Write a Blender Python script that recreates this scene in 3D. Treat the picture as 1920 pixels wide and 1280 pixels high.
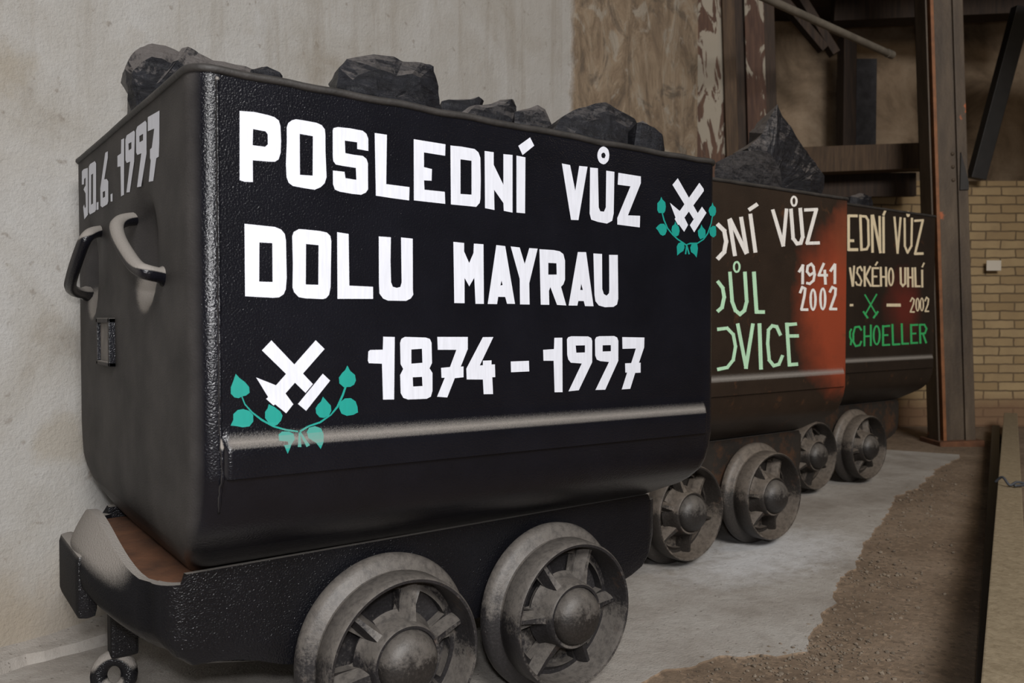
import bpy, bmesh, math, random
from mathutils import Vector, Matrix, noise
from mathutils.geometry import tessellate_polygon
for o in list(bpy.data.objects): bpy.data.objects.remove(o)
scene = bpy.context.scene
COL = scene.collection
PI = math.pi
random.seed(7)

# ------------------------------------------------------------------ camera, world, lights, exposure
cam_data = bpy.data.cameras.new('camera')
cam = bpy.data.objects.new('camera', cam_data); COL.objects.link(cam)
cam_data.sensor_width = 36.0
cam_data.lens = 36.0 * 1570.5 / 1920
cam_data.clip_start = 0.05
cam.location = (0.0, -1.5, 0.946)
cam.rotation_euler = (PI / 2 - 0.0261, 0.0, 0.9355 - PI / 2)
cam_data.dof.use_dof = True
cam_data.dof.focus_distance = 2.0
cam_data.dof.aperture_fstop = 5.6
scene.camera = cam

world = bpy.data.worlds.new('hall_air'); scene.world = world
world.use_nodes = True
world.node_tree.nodes['Background'].inputs[0].default_value = (1.0, 0.93, 0.84, 1)
world.node_tree.nodes['Background'].inputs[1].default_value = 0.028

def lamp(name, kind, loc, aim, power, color, **kw):
    d = bpy.data.lights.new(name, kind); d.energy = power; d.color = color
    for k, v in kw.items(): setattr(d, k, v)
    o = bpy.data.objects.new(name, d); COL.objects.link(o); o.location = loc
    o.rotation_euler = (Vector(aim) - Vector(loc)).to_track_quat('-Z', 'Y').to_euler()
    return o
lamp('camera_flash', 'AREA', (-0.02, -1.56, 1.12), (0.9, 0.3, 0.9), 17.0, (1.0, 0.99, 1.0), shape='RECTANGLE', size=0.10, size_y=0.07)
lamp('hall_windows', 'AREA', (-1.2, -7.2, 5.6), (1.6, 0.9, 0.8), 770.0, (1.0, 0.985, 0.97), shape='RECTANGLE', size=3.6, size_y=2.4)
lamp('warm_fill', 'AREA', (4.5, -1.6, 3.3), (6.0, 1.8, 0.2), 22.0, (1.0, 0.80, 0.56), shape='RECTANGLE', size=1.6, size_y=1.2)  # unseen lamp added as warm fill for the far right end

vs = scene.view_settings
vs.view_transform = 'Standard'; vs.look = 'None'; vs.gamma = 1.0; vs.exposure = 0.13
vs.use_curve_mapping = False

# ------------------------------------------------------------------ materials
def new_mat(name):
    m = bpy.data.materials.new(name); m.use_nodes = True
    nt = m.node_tree; b = nt.nodes['Principled BSDF']
    return m, nt, b
def nd(nt, t, **kw):
    n = nt.nodes.new(t)
    for k, v in kw.items():
        if k.startswith('i_'): n.inputs[k[2:].replace('_', ' ')].default_value = v
        else: setattr(n, k, v)
    return n
def noise_n(nt, vec, scale, detail=4, rough=.55, dist=0.0):
    n = nd(nt, 'ShaderNodeTexNoise'); n.inputs['Scale'].default_value = scale; n.inputs['Detail'].default_value = detail
    n.inputs['Roughness'].default_value = rough; n.inputs['Distortion'].default_value = dist
    nt.links.new(vec, n.inputs['Vector']); return n.outputs['Fac']
def ramp(nt, fac, stops):
    r = nd(nt, 'ShaderNodeValToRGB'); e = r.color_ramp.elements
    while len(e) < len(stops): e.new(0.5)
    for el, (p, c) in zip(e, stops):
        el.position = p; el.color = c if len(c) == 4 else (*c, 1)
    nt.links.new(fac, r.inputs[0]); return r.outputs[0]
def mrange(nt, fac, a, b, c=0.0, d=1.0):
    r = nd(nt, 'ShaderNodeMapRange'); r.inputs[1].default_value = a; r.inputs[2].default_value = b
    r.inputs[3].default_value = c; r.inputs[4].default_value = d
    nt.links.new(fac, r.inputs[0]); return r.outputs[0]
def math_n(nt, op, a, b=None):
    r = nd(nt, 'ShaderNodeMath', operation=op)
    for i, v in enumerate((a, b)):
        if v is None: continue
        if isinstance(v, (int, float)): r.inputs[i].default_value = v
        else: nt.links.new(v, r.inputs[i])
    return r.outputs[0]
def mix(nt, fac, a, b):
    r = nd(nt, 'ShaderNodeMix', data_type='RGBA')
    if isinstance(fac, (int, float)): r.inputs[0].default_value = fac
    else: nt.links.new(fac, r.inputs[0])
    for sock, v in ((r.inputs[6], a), (r.inputs[7], b)):
        if isinstance(v, tuple): sock.default_value = (*v, 1) if len(v) == 3 else v
        else: nt.links.new(v, sock)
    return r.outputs[2]
def bump(nt, b, h, strength, dist):
    n = nd(nt, 'ShaderNodeBump'); n.inputs['Strength'].default_value = strength; n.inputs['Distance'].default_value = dist
    nt.links.new(h, n.inputs['Height']); nt.links.new(n.outputs[0], b.inputs['Normal'])
def objco(nt): return nd(nt, 'ShaderNodeTexCoord').outputs['Object']
def normal_z(nt):
    g = nd(nt, 'ShaderNodeNewGeometry'); s = nd(nt, 'ShaderNodeSeparateXYZ'); nt.links.new(g.outputs['Normal'], s.inputs[0]); return s.outputs
def blob(nt, vec, c, r0, r1, stretch=(1, 1, 1)):
    mp = nd(nt, 'ShaderNodeMapping'); mp.vector_type = 'POINT'
    mp.inputs['Location'].default_value = [-c[i] * stretch[i] for i in range(3)]; mp.inputs['Scale'].default_value = stretch
    nt.links.new(vec, mp.inputs['Vector'])
    v = nd(nt, 'ShaderNodeVectorMath', operation='LENGTH'); nt.links.new(mp.outputs[0], v.inputs[0])
    return v.outputs['Value']
def simple(name, col, rough=.6, metallic=0, bscale=0, bstr=.3, bdist=.002, var=.0):
    m, nt, b = new_mat(name)
    b.inputs['Roughness'].default_value = rough; b.inputs['Metallic'].default_value = metallic
    co = objco(nt)
    if var:
        f = noise_n(nt, co, 14, 6)
        c = ramp(nt, f, [(.3, tuple(k * (1 - var) for k in col)), (.7, tuple(min(1, k * (1 + var)) for k in col))])
        nt.links.new(c, b.inputs['Base Color'])
    else: b.inputs['Base Color'].default_value = (*col, 1)
    if bscale: bump(nt, b, noise_n(nt, co, bscale, 5), bstr, bdist)
    return m

DUST = (.225, .205, .185)
def cart_paint(name, base, rough, spec, reds=(), rust=0.0, bumpd=.00125, film=.0):
    m, nt, b = new_mat(name); co = objco(nt)
    nz = normal_z(nt)
    grain = noise_n(nt, co, 270, 2, .5); big = noise_n(nt, co, 6, 5, .6)
    col = mix(nt, mrange(nt, big, .35, .7), base, tuple(k * 1.5 for k in base))
    for c, r0, r1, red in reds:
        d = blob(nt, co, c, r0, r1)
        d = math_n(nt, 'ADD', d, math_n(nt, 'MULTIPLY', math_n(nt, 'SUBTRACT', big, .5), .22))
        col = mix(nt, mrange(nt, d, r0, r1, 1, 0), col, red)
    if rust:
        rn = noise_n(nt, co, 9, 8, .7)
        col = mix(nt, mrange(nt, rn, .62 - rust * .15, .72, 0, .8), col, (.10, .042, .018))
    # settled dust on whatever faces upward, and a thin film of it
    up = mrange(nt, nz[2], .10, .42)
    grit = mrange(nt, math_n(nt, 'ADD', up, math_n(nt, 'MULTIPLY', math_n(nt, 'SUBTRACT', noise_n(nt, co, 900, 2, .7), .5), .9)), .30, .75)
    dust = math_n(nt, 'MULTIPLY', grit, math_n(nt, 'GREATER_THAN', up, .01))
    if film:
        fl = math_n(nt, 'MULTIPLY', mrange(nt, nz[0], -.55, -.95), math_n(nt, 'MULTIPLY', mrange(nt, big, .3, .7, .45, 1.0), film))
        dust = math_n(nt, 'MAXIMUM', dust, fl)
    col = mix(nt, dust, col, DUST)
    nt.links.new(col, b.inputs['Base Color'])
    endm = mrange(nt, nz[0], -.55, -.93)                              # handled, dulled end sheets
    rr = mrange(nt, dust, 0, .6, rough, .85); rr = math_n(nt, 'MAXIMUM', rr, math_n(nt, 'MULTIPLY', endm, .62)); nt.links.new(rr, b.inputs['Roughness'])
    nt.links.new(mrange(nt, endm, 0, 1, spec, spec * .35), b.inputs['Specular IOR Level'])
    bump(nt, b, grain, .8, bumpd)
    return m
M = {}
M['cart_black'] = cart_paint('black_gloss_paint', (.0045, .0045, .0066), .23, .38, film=.26)
M['chassis_black'] = cart_paint('black_chassis_paint', (.0045, .0045, .0058), .23, .38, bumpd=.0026)
M['cart_brown'] = cart_paint('worn_dark_paint', (.018, .011, .007), .5, .35, reds=[((1.38, 0, 1.00), .22, .42, (.25, .045, .018)), ((1.44, 0, 1.30), .06, .20, (.17, .045, .02)), ((1.44, 0, .76), .08, .20, (.22, .042, .018))], rust=.2)
M['cart_dark'] = cart_paint('dark_sooty_paint', (.015, .010, .007), .5, .35, reds=[((1.02, 0, 1.02), .05, .24, (.10, .018, .012))], rust=.1)
M['chassis_rust'] = cart_paint('rusty_chassis', (.020, .016, .013), .6, .3, rust=.9, bumpd=.002)
def brushed(name, col, var=.12):
    m, nt, b = new_mat(name); co = objco(nt)
    mp = nd(nt, 'ShaderNodeMapping'); mp.inputs['Scale'].default_value = (160, 160, 14); nt.links.new(co, mp.inputs['Vector'])
    f = noise_n(nt, mp.outputs[0], 1, 4, .6)
    c = ramp(nt, f, [(.3, tuple(k * (1 - var) for k in col)), (.65, col)])
    # dust lies over the paint where it faces upward
    up = mrange(nt, normal_z(nt)[2], .10, .5, 0, .8)
    c = mix(nt, up, c, DUST)
    nt.links.new(c, b.inputs['Base Color']); b.inputs['Roughness'].default_value = .55
    bump(nt, b, f, .2, .0004)
    return m
M['white'] = brushed('white_sign_paint', (.665, .68, .745))
M['teal'] = brushed('teal_sign_paint', (.003, .26, .215), .08)
M['white2'] = brushed('off_white_sign_paint', (.80, .77, .73), .2)
M['palegreen'] = brushed('pale_green_sign_paint', (.47, .74, .50), .2)
M['cream'] = brushed('cream_sign_paint', (.72, .61, .42), .2)
M['green'] = brushed('green_sign_paint', (.04, .40, .12), .2)

def iron(name, base, dusty, rusty, dustc=(.122, .109, .097)):
    m, nt, b = new_mat(name); co = objco(nt); nz = normal_z(nt)
    n1 = noise_n(nt, co, 22, 7, .65); n2 = noise_n(nt, co, 160, 4, .7)
    col = mix(nt, mrange(nt, n2, .45, .75), base, tuple(k * 2.2 for k in base))
    col = mix(nt, mrange(nt, n1, .60, .75, 0, rusty), col, (.09, .045, .025))
    up = mrange(nt, nz[2], -.45, .55)
    side = math_n(nt, 'ADD', math_n(nt, 'MULTIPLY', up, .85), math_n(nt, 'MULTIPLY', math_n(nt, 'SUBTRACT', n1, .5), .9))
    grit = math_n(nt, 'ADD', side, math_n(nt, 'MULTIPLY', math_n(nt, 'SUBTRACT', n2, .5), .5))
    mott = noise_n(nt, co, 55, 5, .7)
    d = math_n(nt, 'MULTIPLY', mrange(nt, grit, .38, .60, .03, dusty), mrange(nt, mott, .36, .56, .55, 1.0))
    col = mix(nt, d, col, dustc)
    nt.links.new(col, b.inputs['Base Color']); b.inputs['Roughness'].default_value = .5
    b.inputs['Specular IOR Level'].default_value = .45
    bump(nt, b, n2, .5, .0018)
    return m
M['iron'] = iron('dusty_cast_iron', (.012, .011, .012), .95, .45)
M['iron_old'] = iron('greyed_cast_iron', (.018, .015, .013), .9, .6, (.145, .120, .098))
M['cap'] = iron('hub_cap_iron', (.014, .012, .011), .75, .3)

def coal_mat(name='coal', lo=.50, hi=.95):
    m, nt, b = new_mat(name); co = objco(nt); nz = normal_z(nt)
    mp = nd(nt, 'ShaderNodeMapping'); mp.inputs['Scale'].default_value = (14, 14, 60); mp.inputs['Rotation'].default_value = (.15, .25, 0)
    nt.links.new(co, mp.inputs['Vector'])
    lay = noise_n(nt, mp.outputs[0], 1.2, 8, .7, .6); fine = noise_n(nt, co, 130, 4, .7)
    col = mix(nt, mrange(nt, lay, .4, .7), (.005, .005, .007), (.019, .020, .026))
    up = math_n(nt, 'ADD', mrange(nt, nz[2], -.1, .75), math_n(nt, 'MULTIPLY', math_n(nt, 'SUBTRACT', fine, .5), .7))
    up = math_n(nt, 'ADD', up, math_n(nt, 'MULTIPLY', math_n(nt, 'SUBTRACT', lay, .5), .8))
    col = mix(nt, mrange(nt, up, lo, hi, 0, .85), col, (.125, .112, .106))
    nt.links.new(col, b.inputs['Base Color']); b.inputs['Roughness'].default_value = .40; b.inputs['Specular IOR Level'].default_value = .32
    h = math_n(nt, 'ADD', lay, math_n(nt, 'MULTIPLY', fine, .35)); bump(nt, b, h, .9, .007)
    return m
M['coal'] = coal_mat(); M['coal_dusty'] = coal_mat('dusty_coal', .05, .75); M['coal_half'] = coal_mat('half_dusty_coal', .36, .62)

def concrete_wall():
    m, nt, b = new_mat('stained_concrete'); co = objco(nt)
    s = nd(nt, 'ShaderNodeSeparateXYZ'); nt.links.new(co, s.inputs[0])
    big = noise_n(nt, co, 1.7, 6, .62, .4); mid = noise_n(nt, co, 7, 7, .65); fine = noise_n(nt, co, 90, 5, .7)
    col = ramp(nt, big, [(.28, (.26, .225, .18)), (.42, (.37, .35, .32)), (.62, (.44, .43, .415))])
    col = mix(nt, mrange(nt, mid, .58, .78, 0, .45), col, (.30, .26, .21))
    spots = noise_n(nt, co, 26, 3, .5)
    col = mix(nt, mrange(nt, spots, .64, .72, 0, .55), col, (.20, .17, .14))
    mq = nd(nt, 'ShaderNodeMapping'); mq.inputs['Scale'].default_value = (9, 9, .7); nt.links.new(co, mq.inputs['Vector'])
    drip = noise_n(nt, mq.outputs[0], 1.0, 6, .65)
    col = mix(nt, math_n(nt, 'MULTIPLY', mrange(nt, drip, .50, .68, 0, .55), mrange(nt, s.outputs[2], 1.15, 2.0)), col, (.25, .215, .17))
    # brown stains of their own outline
    for c, r in (((-.02, 0, .60), .085), ((-.22, 0, .12), .12), ((-.16, 0, 1.63), .07), ((2.0, 0, 1.62), .06)):
        d = math_n(nt, 'ADD', blob(nt, co, c, 0, 1), math_n(nt, 'MULTIPLY', math_n(nt, 'SUBTRACT', mid, .5), .22))
        col = mix(nt, mrange(nt, d, r * .6, r * 1.25, .5, 0), col, (.31, .265, .20))
    low = math_n(nt, 'ADD', s.outputs[2], math_n(nt, 'MULTIPLY', math_n(nt, 'SUBTRACT', mid, .5), .35))
    col = mix(nt, mrange(nt, low, .10, .36, .6, 0), col, (.32, .265, .20))
    # bare brown render beyond the end of the smooth coat, streaked downward
    mp = nd(nt, 'ShaderNodeMapping'); mp.inputs['Scale'].default_value = (2.6, 2.6, 1.3); nt.links.new(co, mp.inputs['Vector'])
    streak = noise_n(nt, mp.outputs[0], 1.5, 8, .72, 1.6)
    brown = ramp(nt, streak, [(.30, (.085, .055, .034)), (.43, (.20, .135, .080)), (.55, (.31, .225, .145)), (.64, (.36, .295, .22)), (.72, (.46, .40, .33))])
    patch = noise_n(nt, co, 3.1, 7, .68, 1.2); patch2 = noise_n(nt, co, 5.3, 6, .62, .7)
    brown = mix(nt, mrange(nt, patch, .54, .62, 0, .75), brown, (.075, .052, .034))
    brown = mix(nt, mrange(nt, patch2, .57, .63, 0, .7), brown, (.40, .36, .30))
    edge = math_n(nt, 'ADD', s.outputs[0], math_n(nt, 'MULTIPLY', math_n(nt, 'SUBTRACT', mid, .5), .12))
    k = mrange(nt, edge, 2.76, 2.82)
    col = mix(nt, k, col, brown)
    col = mix(nt, mrange(nt, s.outputs[0], .3, 2.5, 0, .18), col, (.30, .26, .215))
    nt.links.new(col, b.inputs['Base Color']); b.inputs['Roughness'].default_value = .9
    h = math_n(nt, 'ADD', math_n(nt, 'MULTIPLY', mid, .6), math_n(nt, 'MULTIPLY', fine, .25))
    h = math_n(nt, 'ADD', h, math_n(nt, 'MULTIPLY', math_n(nt, 'MULTIPLY', streak, k), 2.0))
    bump(nt, b, h, .9, .016)
    return m
M['wall'] = concrete_wall()

def floor_mat(name, c0, c1, c2, powder=False):
    m, nt, b = new_mat(name); co = objco(nt)
    big = noise_n(nt, co, 2.6, 6, .6, .3); mid = noise_n(nt, co, 13, 7, .68); fine = noise_n(nt, co, 140, 4, .7)
    col = ramp(nt, big, [(.3, c0), (.5, c1), (.68, c2)])
    col = mix(nt, mrange(nt, mid, .52, .72, 0, .5), col, c0)
    if powder:
        for c, r0, r1 in (((2.95, .62, 0), .12, .50), ((2.62, .55, 0), .05, .42)):
            d = math_n(nt, 'ADD', blob(nt, co, c, 0, 1, (1, 1.6, 1)), math_n(nt, 'MULTIPLY', math_n(nt, 'SUBTRACT', mid, .5), .6))
            col = mix(nt, mrange(nt, d, r0, r1, .75, 0), col, (.62, .62, .63))
    peb = nd(nt, 'ShaderNodeTexVoronoi'); peb.inputs['Scale'].default_value = 75; nt.links.new(co, peb.inputs['Vector'])
    tone = nd(nt, 'ShaderNodeSeparateColor'); nt.links.new(peb.outputs['Color'], tone.inputs[0])
    col = mix(nt, mrange(nt, tone.outputs[0], .80, .95, 0, .0 if powder else .45), col, tuple(k * 1.75 for k in c1))
    col = mix(nt, mrange(nt, tone.outputs[1], .80, .95, 0, .12 if powder else .5), col, tuple(k * .42 for k in c1))
    speck = noise_n(nt, co, 70, 2, .5)
    col = mix(nt, mrange(nt, speck, .68, .72, 0, .7), col, (.10, .08, .065))
    nt.links.new(col, b.inputs['Base Color']); b.inputs['Roughness'].default_value = .92
    bump(nt, b, math_n(nt, 'ADD', math_n(nt, 'MULTIPLY', mid, .7), math_n(nt, 'MULTIPLY', fine, .3)), .8, .012)
    return m
M['dirt'] = floor_mat('brown_dirt_floor', (.125, .085, .055), (.19, .135, .09), (.25, .185, .13))
M['screed'] = floor_mat('pale_screed', (.245, .215, .185), (.355, .325, .293), (.43, .405, .375), True)

def brick_mat():
    m, nt, b = new_mat('pale_brick'); co = objco(nt)
    s = nd(nt, 'ShaderNodeSeparateXYZ'); nt.links.new(co, s.inputs[0])
    jit = noise_n(nt, co, 9, 3); 
    cx = nd(nt, 'ShaderNodeCombineXYZ')
    nt.links.new(math_n(nt, 'ADD', s.outputs[0], math_n(nt, 'MULTIPLY', math_n(nt, 'SUBTRACT', jit, .5), .035)), cx.inputs[0])
    nt.links.new(math_n(nt, 'ADD', s.outputs[2], math_n(nt, 'MULTIPLY', math_n(nt, 'SUBTRACT', jit, .5), .018)), cx.inputs[1])
    t = nd(nt, 'ShaderNodeTexBrick'); nt.links.new(cx.outputs[0], t.inputs['Vector'])
    t.inputs['Scale'].default_value = 1.0; t.inputs['Brick Width'].default_value = .265; t.inputs['Row Height'].default_value = .0785
    t.inputs['Mortar Size'].default_value = .0065; t.inputs['Mortar Smooth'].default_value = .35; t.inputs['Bias'].default_value = -.1
    t.offset = .5
    t.inputs['Color1'].default_value = (.40, .29, .155, 1); t.inputs['Color2'].default_value = (.30, .205, .10, 1); t.inputs['Mortar'].default_value = (.13, .09, .05, 1)
    n = noise_n(nt, co, 5, 6, .65)
    col = mix(nt, mrange(nt, n, .4, .75, 0, .5), t.outputs['Color'], (.22, .15, .085))
    low = math_n(nt, 'ADD', s.outputs[2], math_n(nt, 'MULTIPLY', math_n(nt, 'SUBTRACT', n, .5), .25))
    col = mix(nt, mrange(nt, low, .16, .30, .9, 0), col, (.20, .115, .065))
    nt.links.new(col, b.inputs['Base Color']); b.inputs['Roughness'].default_value = .9
    h = math_n(nt, 'SUBTRACT', math_n(nt, 'MULTIPLY', noise_n(nt, co, 40, 5), .3), t.outputs['Fac']); bump(nt, b, h, .9, .012)
    return m
M['brick'] = brick_mat()
def plaster():
    m, nt, b = new_mat('dirty_plaster'); co = objco(nt)
    n = noise_n(nt, co, 1.6, 7, .65, .5); n2 = noise_n(nt, co, 12, 6, .65)
    col = ramp(nt, n, [(.3, (.09, .060, .036)), (.5, (.28, .20, .13)), (.65, (.38, .285, .195))])
    col = mix(nt, mrange(nt, n2, .5, .75, 0, .4), col, (.16, .115, .075))
    nt.links.new(col, b.inputs['Base Color']); b.inputs['Roughness'].default_value = .95
    bump(nt, b, n2, .7, .02)
    return m
M['plaster'] = plaster()
def wood(name, dark, light, flake=0.0):
    m, nt, b = new_mat(name); co = objco(nt)
    mp = nd(nt, 'ShaderNodeMapping'); mp.inputs['Scale'].default_value = (30, 30, 2.2); nt.links.new(co, mp.inputs['Vector'])
    g = noise_n(nt, mp.outputs[0], 1.5, 7, .65, .5)
    col = ramp(nt, g, [(.35, dark), (.7, light)])
    if flake:
        mp2 = nd(nt, 'ShaderNodeMapping'); mp2.inputs['Scale'].default_value = (9, 9, 2.4); nt.links.new(co, mp2.inputs['Vector'])
        f = noise_n(nt, mp2.outputs[0], 1.0, 6, .6, .8)
        hz = nd(nt, 'ShaderNodeSeparateXYZ'); nt.links.new(co, hz.inputs[0])
        f = math_n(nt, 'SUBTRACT', f, mrange(nt, hz.outputs[2], 2.75, 1.9, 0, .16))
        col = mix(nt, mrange(nt, f, .52 - flake * .08, .545 - flake * .08), col, (.27, .235, .185))
    nt.links.new(col, b.inputs['Base Color']); b.inputs['Roughness'].default_value = .8
    bump(nt, b, g, .5, .006)
    return m
M['wood_dark'] = wood('dark_old_wood', (.018, .010, .006), (.050, .028, .016))
M['wood_brown'] = wood('brown_old_wood', (.036, .020, .010), (.085, .050, .026))
M['wood_flake'] = wood('wood_with_flaking_white_paint', (.05, .023, .014), (.11, .055, .032), .8)
M['wood_flake_less'] = wood('wood_with_worn_white_paint', (.045, .020, .013), (.10, .050, .030), -.15)
M['wood_pale'] = wood('pale_sawn_timber', (.20, .155, .095), (.31, .25, .165))
def steel():
    m, nt, b = new_mat('rusty_painted_steel'); co = objco(nt)
    mp = nd(nt, 'ShaderNodeMapping'); mp.inputs['Scale'].default_value = (6, 6, 1.2); nt.links.new(co, mp.inputs['Vector'])
    n = noise_n(nt, mp.outputs[0], 1.3, 7, .65); n2 = noise_n(nt, co, 5, 5, .6)
    col = ramp(nt, n, [(.35, (.042, .028, .018)), (.6, (.088, .062, .040)), (.75, (.13, .095, .063))])
    col = mix(nt, mrange(nt, n2, .66, .685), col, (.36, .10, .035))
    nt.links.new(col, b.inputs['Base Color']); b.inputs['Roughness'].default_value = .6
    bump(nt, b, noise_n(nt, co, 60, 5), .4, .004)
    return m
M['steel'] = steel()
M['orange'] = simple('orange_warm_light', (.20, .075, .025), .6, 0, 80, .3, .002, .3)  # warm light on the column's edge, put into the colour
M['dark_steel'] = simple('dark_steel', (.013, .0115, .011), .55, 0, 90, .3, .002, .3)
M['grey_pipe'] = simple('grey_pipe', (.12, .105, .085), .5, 0, 60, .3, .001, .25)
M['rim'] = simple('worn_rim', (.028, .025, .023), .6, 0, 70, .5, .003, .5)
M['rust'] = simple('rust', (.11, .045, .020), .85, 0, 90, .6, .003, .4)
M['label'] = simple('dull_grey_card', (.15, .135, .12), .7, 0, 60, .3, .001, .3)
M['post_shadow'] = simple('bluish_post_shadow', (.040, .038, .042), .8, 0, 20, .3, .003, .4)  # colour of the post's shadow on the plaster
M['notice'] = simple('white_plate', (.62, .56, .47), .6, 0, 0)
M['gravel'] = simple('gravel', (.17, .135, .10), .9, 0, 120, .5, .003, .4)
M['rope'] = simple('dark_wire', (.05, .055, .065), .6)

# ------------------------------------------------------------------ helpers
def link(name, verts, faces, mat, parent=None, loc=(0, 0, 0), rotz=0.0, smooth=False, angle=None):
    me = bpy.data.meshes.new(name); me.from_pydata([tuple(v) for v in verts], [], faces); me.validate()
    bm = bmesh.new(); bm.from_mesh(me); bmesh.ops.recalc_face_normals(bm, faces=bm.faces); bm.to_mesh(me); bm.free()
    for m_ in (mat if isinstance(mat, (list, tuple)) else [mat]): me.materials.append(m_)
    if smooth:
        me.polygons.foreach_set('use_smooth', [True] * len(me.polygons))
        if angle: me.set_sharp_from_angle(angle=math.radians(angle))
    o = bpy.data.objects.new(name, me); COL.objects.link(o)
    o.location = loc; o.rotation_euler = (0, 0, rotz)
    if parent: o.parent = parent
    return o
def empty(name, loc, label, cat, group=None, rotz=0.0):
    o = bpy.data.objects.new(name, None); COL.objects.link(o); o.location = loc; o.rotation_euler = (0, 0, rotz); o.empty_display_size = .1
    return tag(o, label, cat, group)
def tag(o, label=None, cat=None, group=None, kind=None):
    if label: o['label'] = label
    if cat: o['category'] = cat
    if group: o['group'] = group
    if kind: o['kind'] = kind
    return o
class MB:
    def __init__(s): s.v = []; s.f = []
    def add(s, vs_, fs):
        n = len(s.v); s.v += [tuple(v) for v in vs_]; s.f += [tuple(i + n for i in f) for f in fs]; return s
    def box(s, x0, x1, y0, y1, z0, z1, bev=0.0):
        bm = bmesh.new(); bmesh.ops.create_cube(bm, size=1)
        for v in bm.verts: v.co = Vector(((x0 + x1) / 2 + v.co.x * (x1 - x0), (y0 + y1) / 2 + v.co.y * (y1 - y0), (z0 + z1) / 2 + v.co.z * (z1 - z0)))
        if bev: bmesh.ops.bevel(bm, geom=bm.edges[:], offset=bev, segments=2, affect='EDGES', profile=.6)
        bm.verts.index_update(); s.add([v.co[:] for v in bm.verts], [[v.index for v in f.verts] for f in bm.faces]); bm.free(); return s
    def beam(s, a, b, w, h, up=(0, 0, 1), bev=.004):
        a, b = Vector(a), Vector(b); d = b - a; q = d.normalized(); side = q.cross(Vector(up)).normalized(); u_ = side.cross(q)
        t = MB().box(0, d.length, -w / 2, w / 2, -h / 2, h / 2, bev)
        return s.add([a + q * v[0] + side * v[1] + u_ * v[2] for v in t.v], t.f)
    def tube(s, pts, r, n=12, closed=False):
        pts = [Vector(p) for p in pts]; m = len(pts); base = len(s.v); prev = None; rr = r if callable(r) else (lambda i: r)
        for i, p in enumerate(pts):
            a = pts[(i - 1) % m] if (closed or i) else pts[0]; b = pts[(i + 1) % m] if (closed or i < m - 1) else pts[-1]
            d = (b - a).normalized()
            if prev is None: prev = d.orthogonal().normalized()
            x = (prev - d * prev.dot(d)).normalized(); prev = x; y = d.cross(x)
            for k in range(n): s.v.append(tuple(p + (x * math.cos(2 * PI * k / n) + y * math.sin(2 * PI * k / n)) * rr(i)))
        for i in range(m if closed else m - 1):
            for k in range(n): s.f.append((base + i * n + k, base + i * n + (k + 1) % n, base + ((i + 1) % m) * n + (k + 1) % n, base + ((i + 1) % m) * n + k))
        if not closed: s.f.append(tuple(base + k for k in range(n))[::-1]); s.f.append(tuple(base + (m - 1) * n + k for k in range(n)))
        return s
    def lathe(s, prof, n=64, c=(0, 0, 0), closed=False):           # profile of (radius, y) about the y axis
        base = len(s.v); m = len(prof)
        for k in range(n):
            a = 2 * PI * k / n
            for r_, y in prof: s.v.append((c[0] + r_ * math.cos(a), c[1] + y, c[2] + r_ * math.sin(a)))
        for k in range(n):
            k2 = (k + 1) % n
            for i in range(m if closed else m - 1):
                j = (i + 1) % m; s.f.append((base + k * m + i, base + k * m + j, base + k2 * m + j, base + k2 * m + i))
        return s
    def prism(s, poly, axis, a, b):                                # polygon swept along an axis
        n = len(poly); f = {0: lambda p, t: (t, p[0], p[1]), 1: lambda p, t: (p[0], t, p[1]), 2: lambda p, t: (p[0], p[1], t)}[axis]
        return s.add([f(p, a) for p in poly] + [f(p, b) for p in poly], [tuple(range(n))[::-1], tuple(range(n, 2 * n))] + [(i, (i + 1) % n, n + (i + 1) % n, n + i) for i in range(n)])
    def build(s, name, mat, parent=None, **kw): return link(name, s.v, s.f, mat, parent, **kw)
def smooth_path(pts, k=5):
    pts = [Vector(p) for p in pts]; out = []
    for i in range(len(pts) - 1):
        p0, p1, p2, p3 = pts[max(i - 1, 0)], pts[i], pts[i + 1], pts[min(i + 2, len(pts) - 1)]
        for j in range(k):
            t = j / k
            out.append(.5 * ((2 * p1) + (p2 - p0) * t + (2 * p0 - 5 * p1 + 4 * p2 - p3) * t * t + (3 * p1 - p0 - 3 * p2 + p3) * t ** 3))
    out.append(pts[-1]); return out
def interp(tab, z):
    if z >= tab[0][0]: return tab[0][1]
    for (z0, a), (z1, b) in zip(tab, tab[1:]):
        if z >= z1: return b + (a - b) * (z - z1) / (z0 - z1)
    return tab[-1][1]
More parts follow.
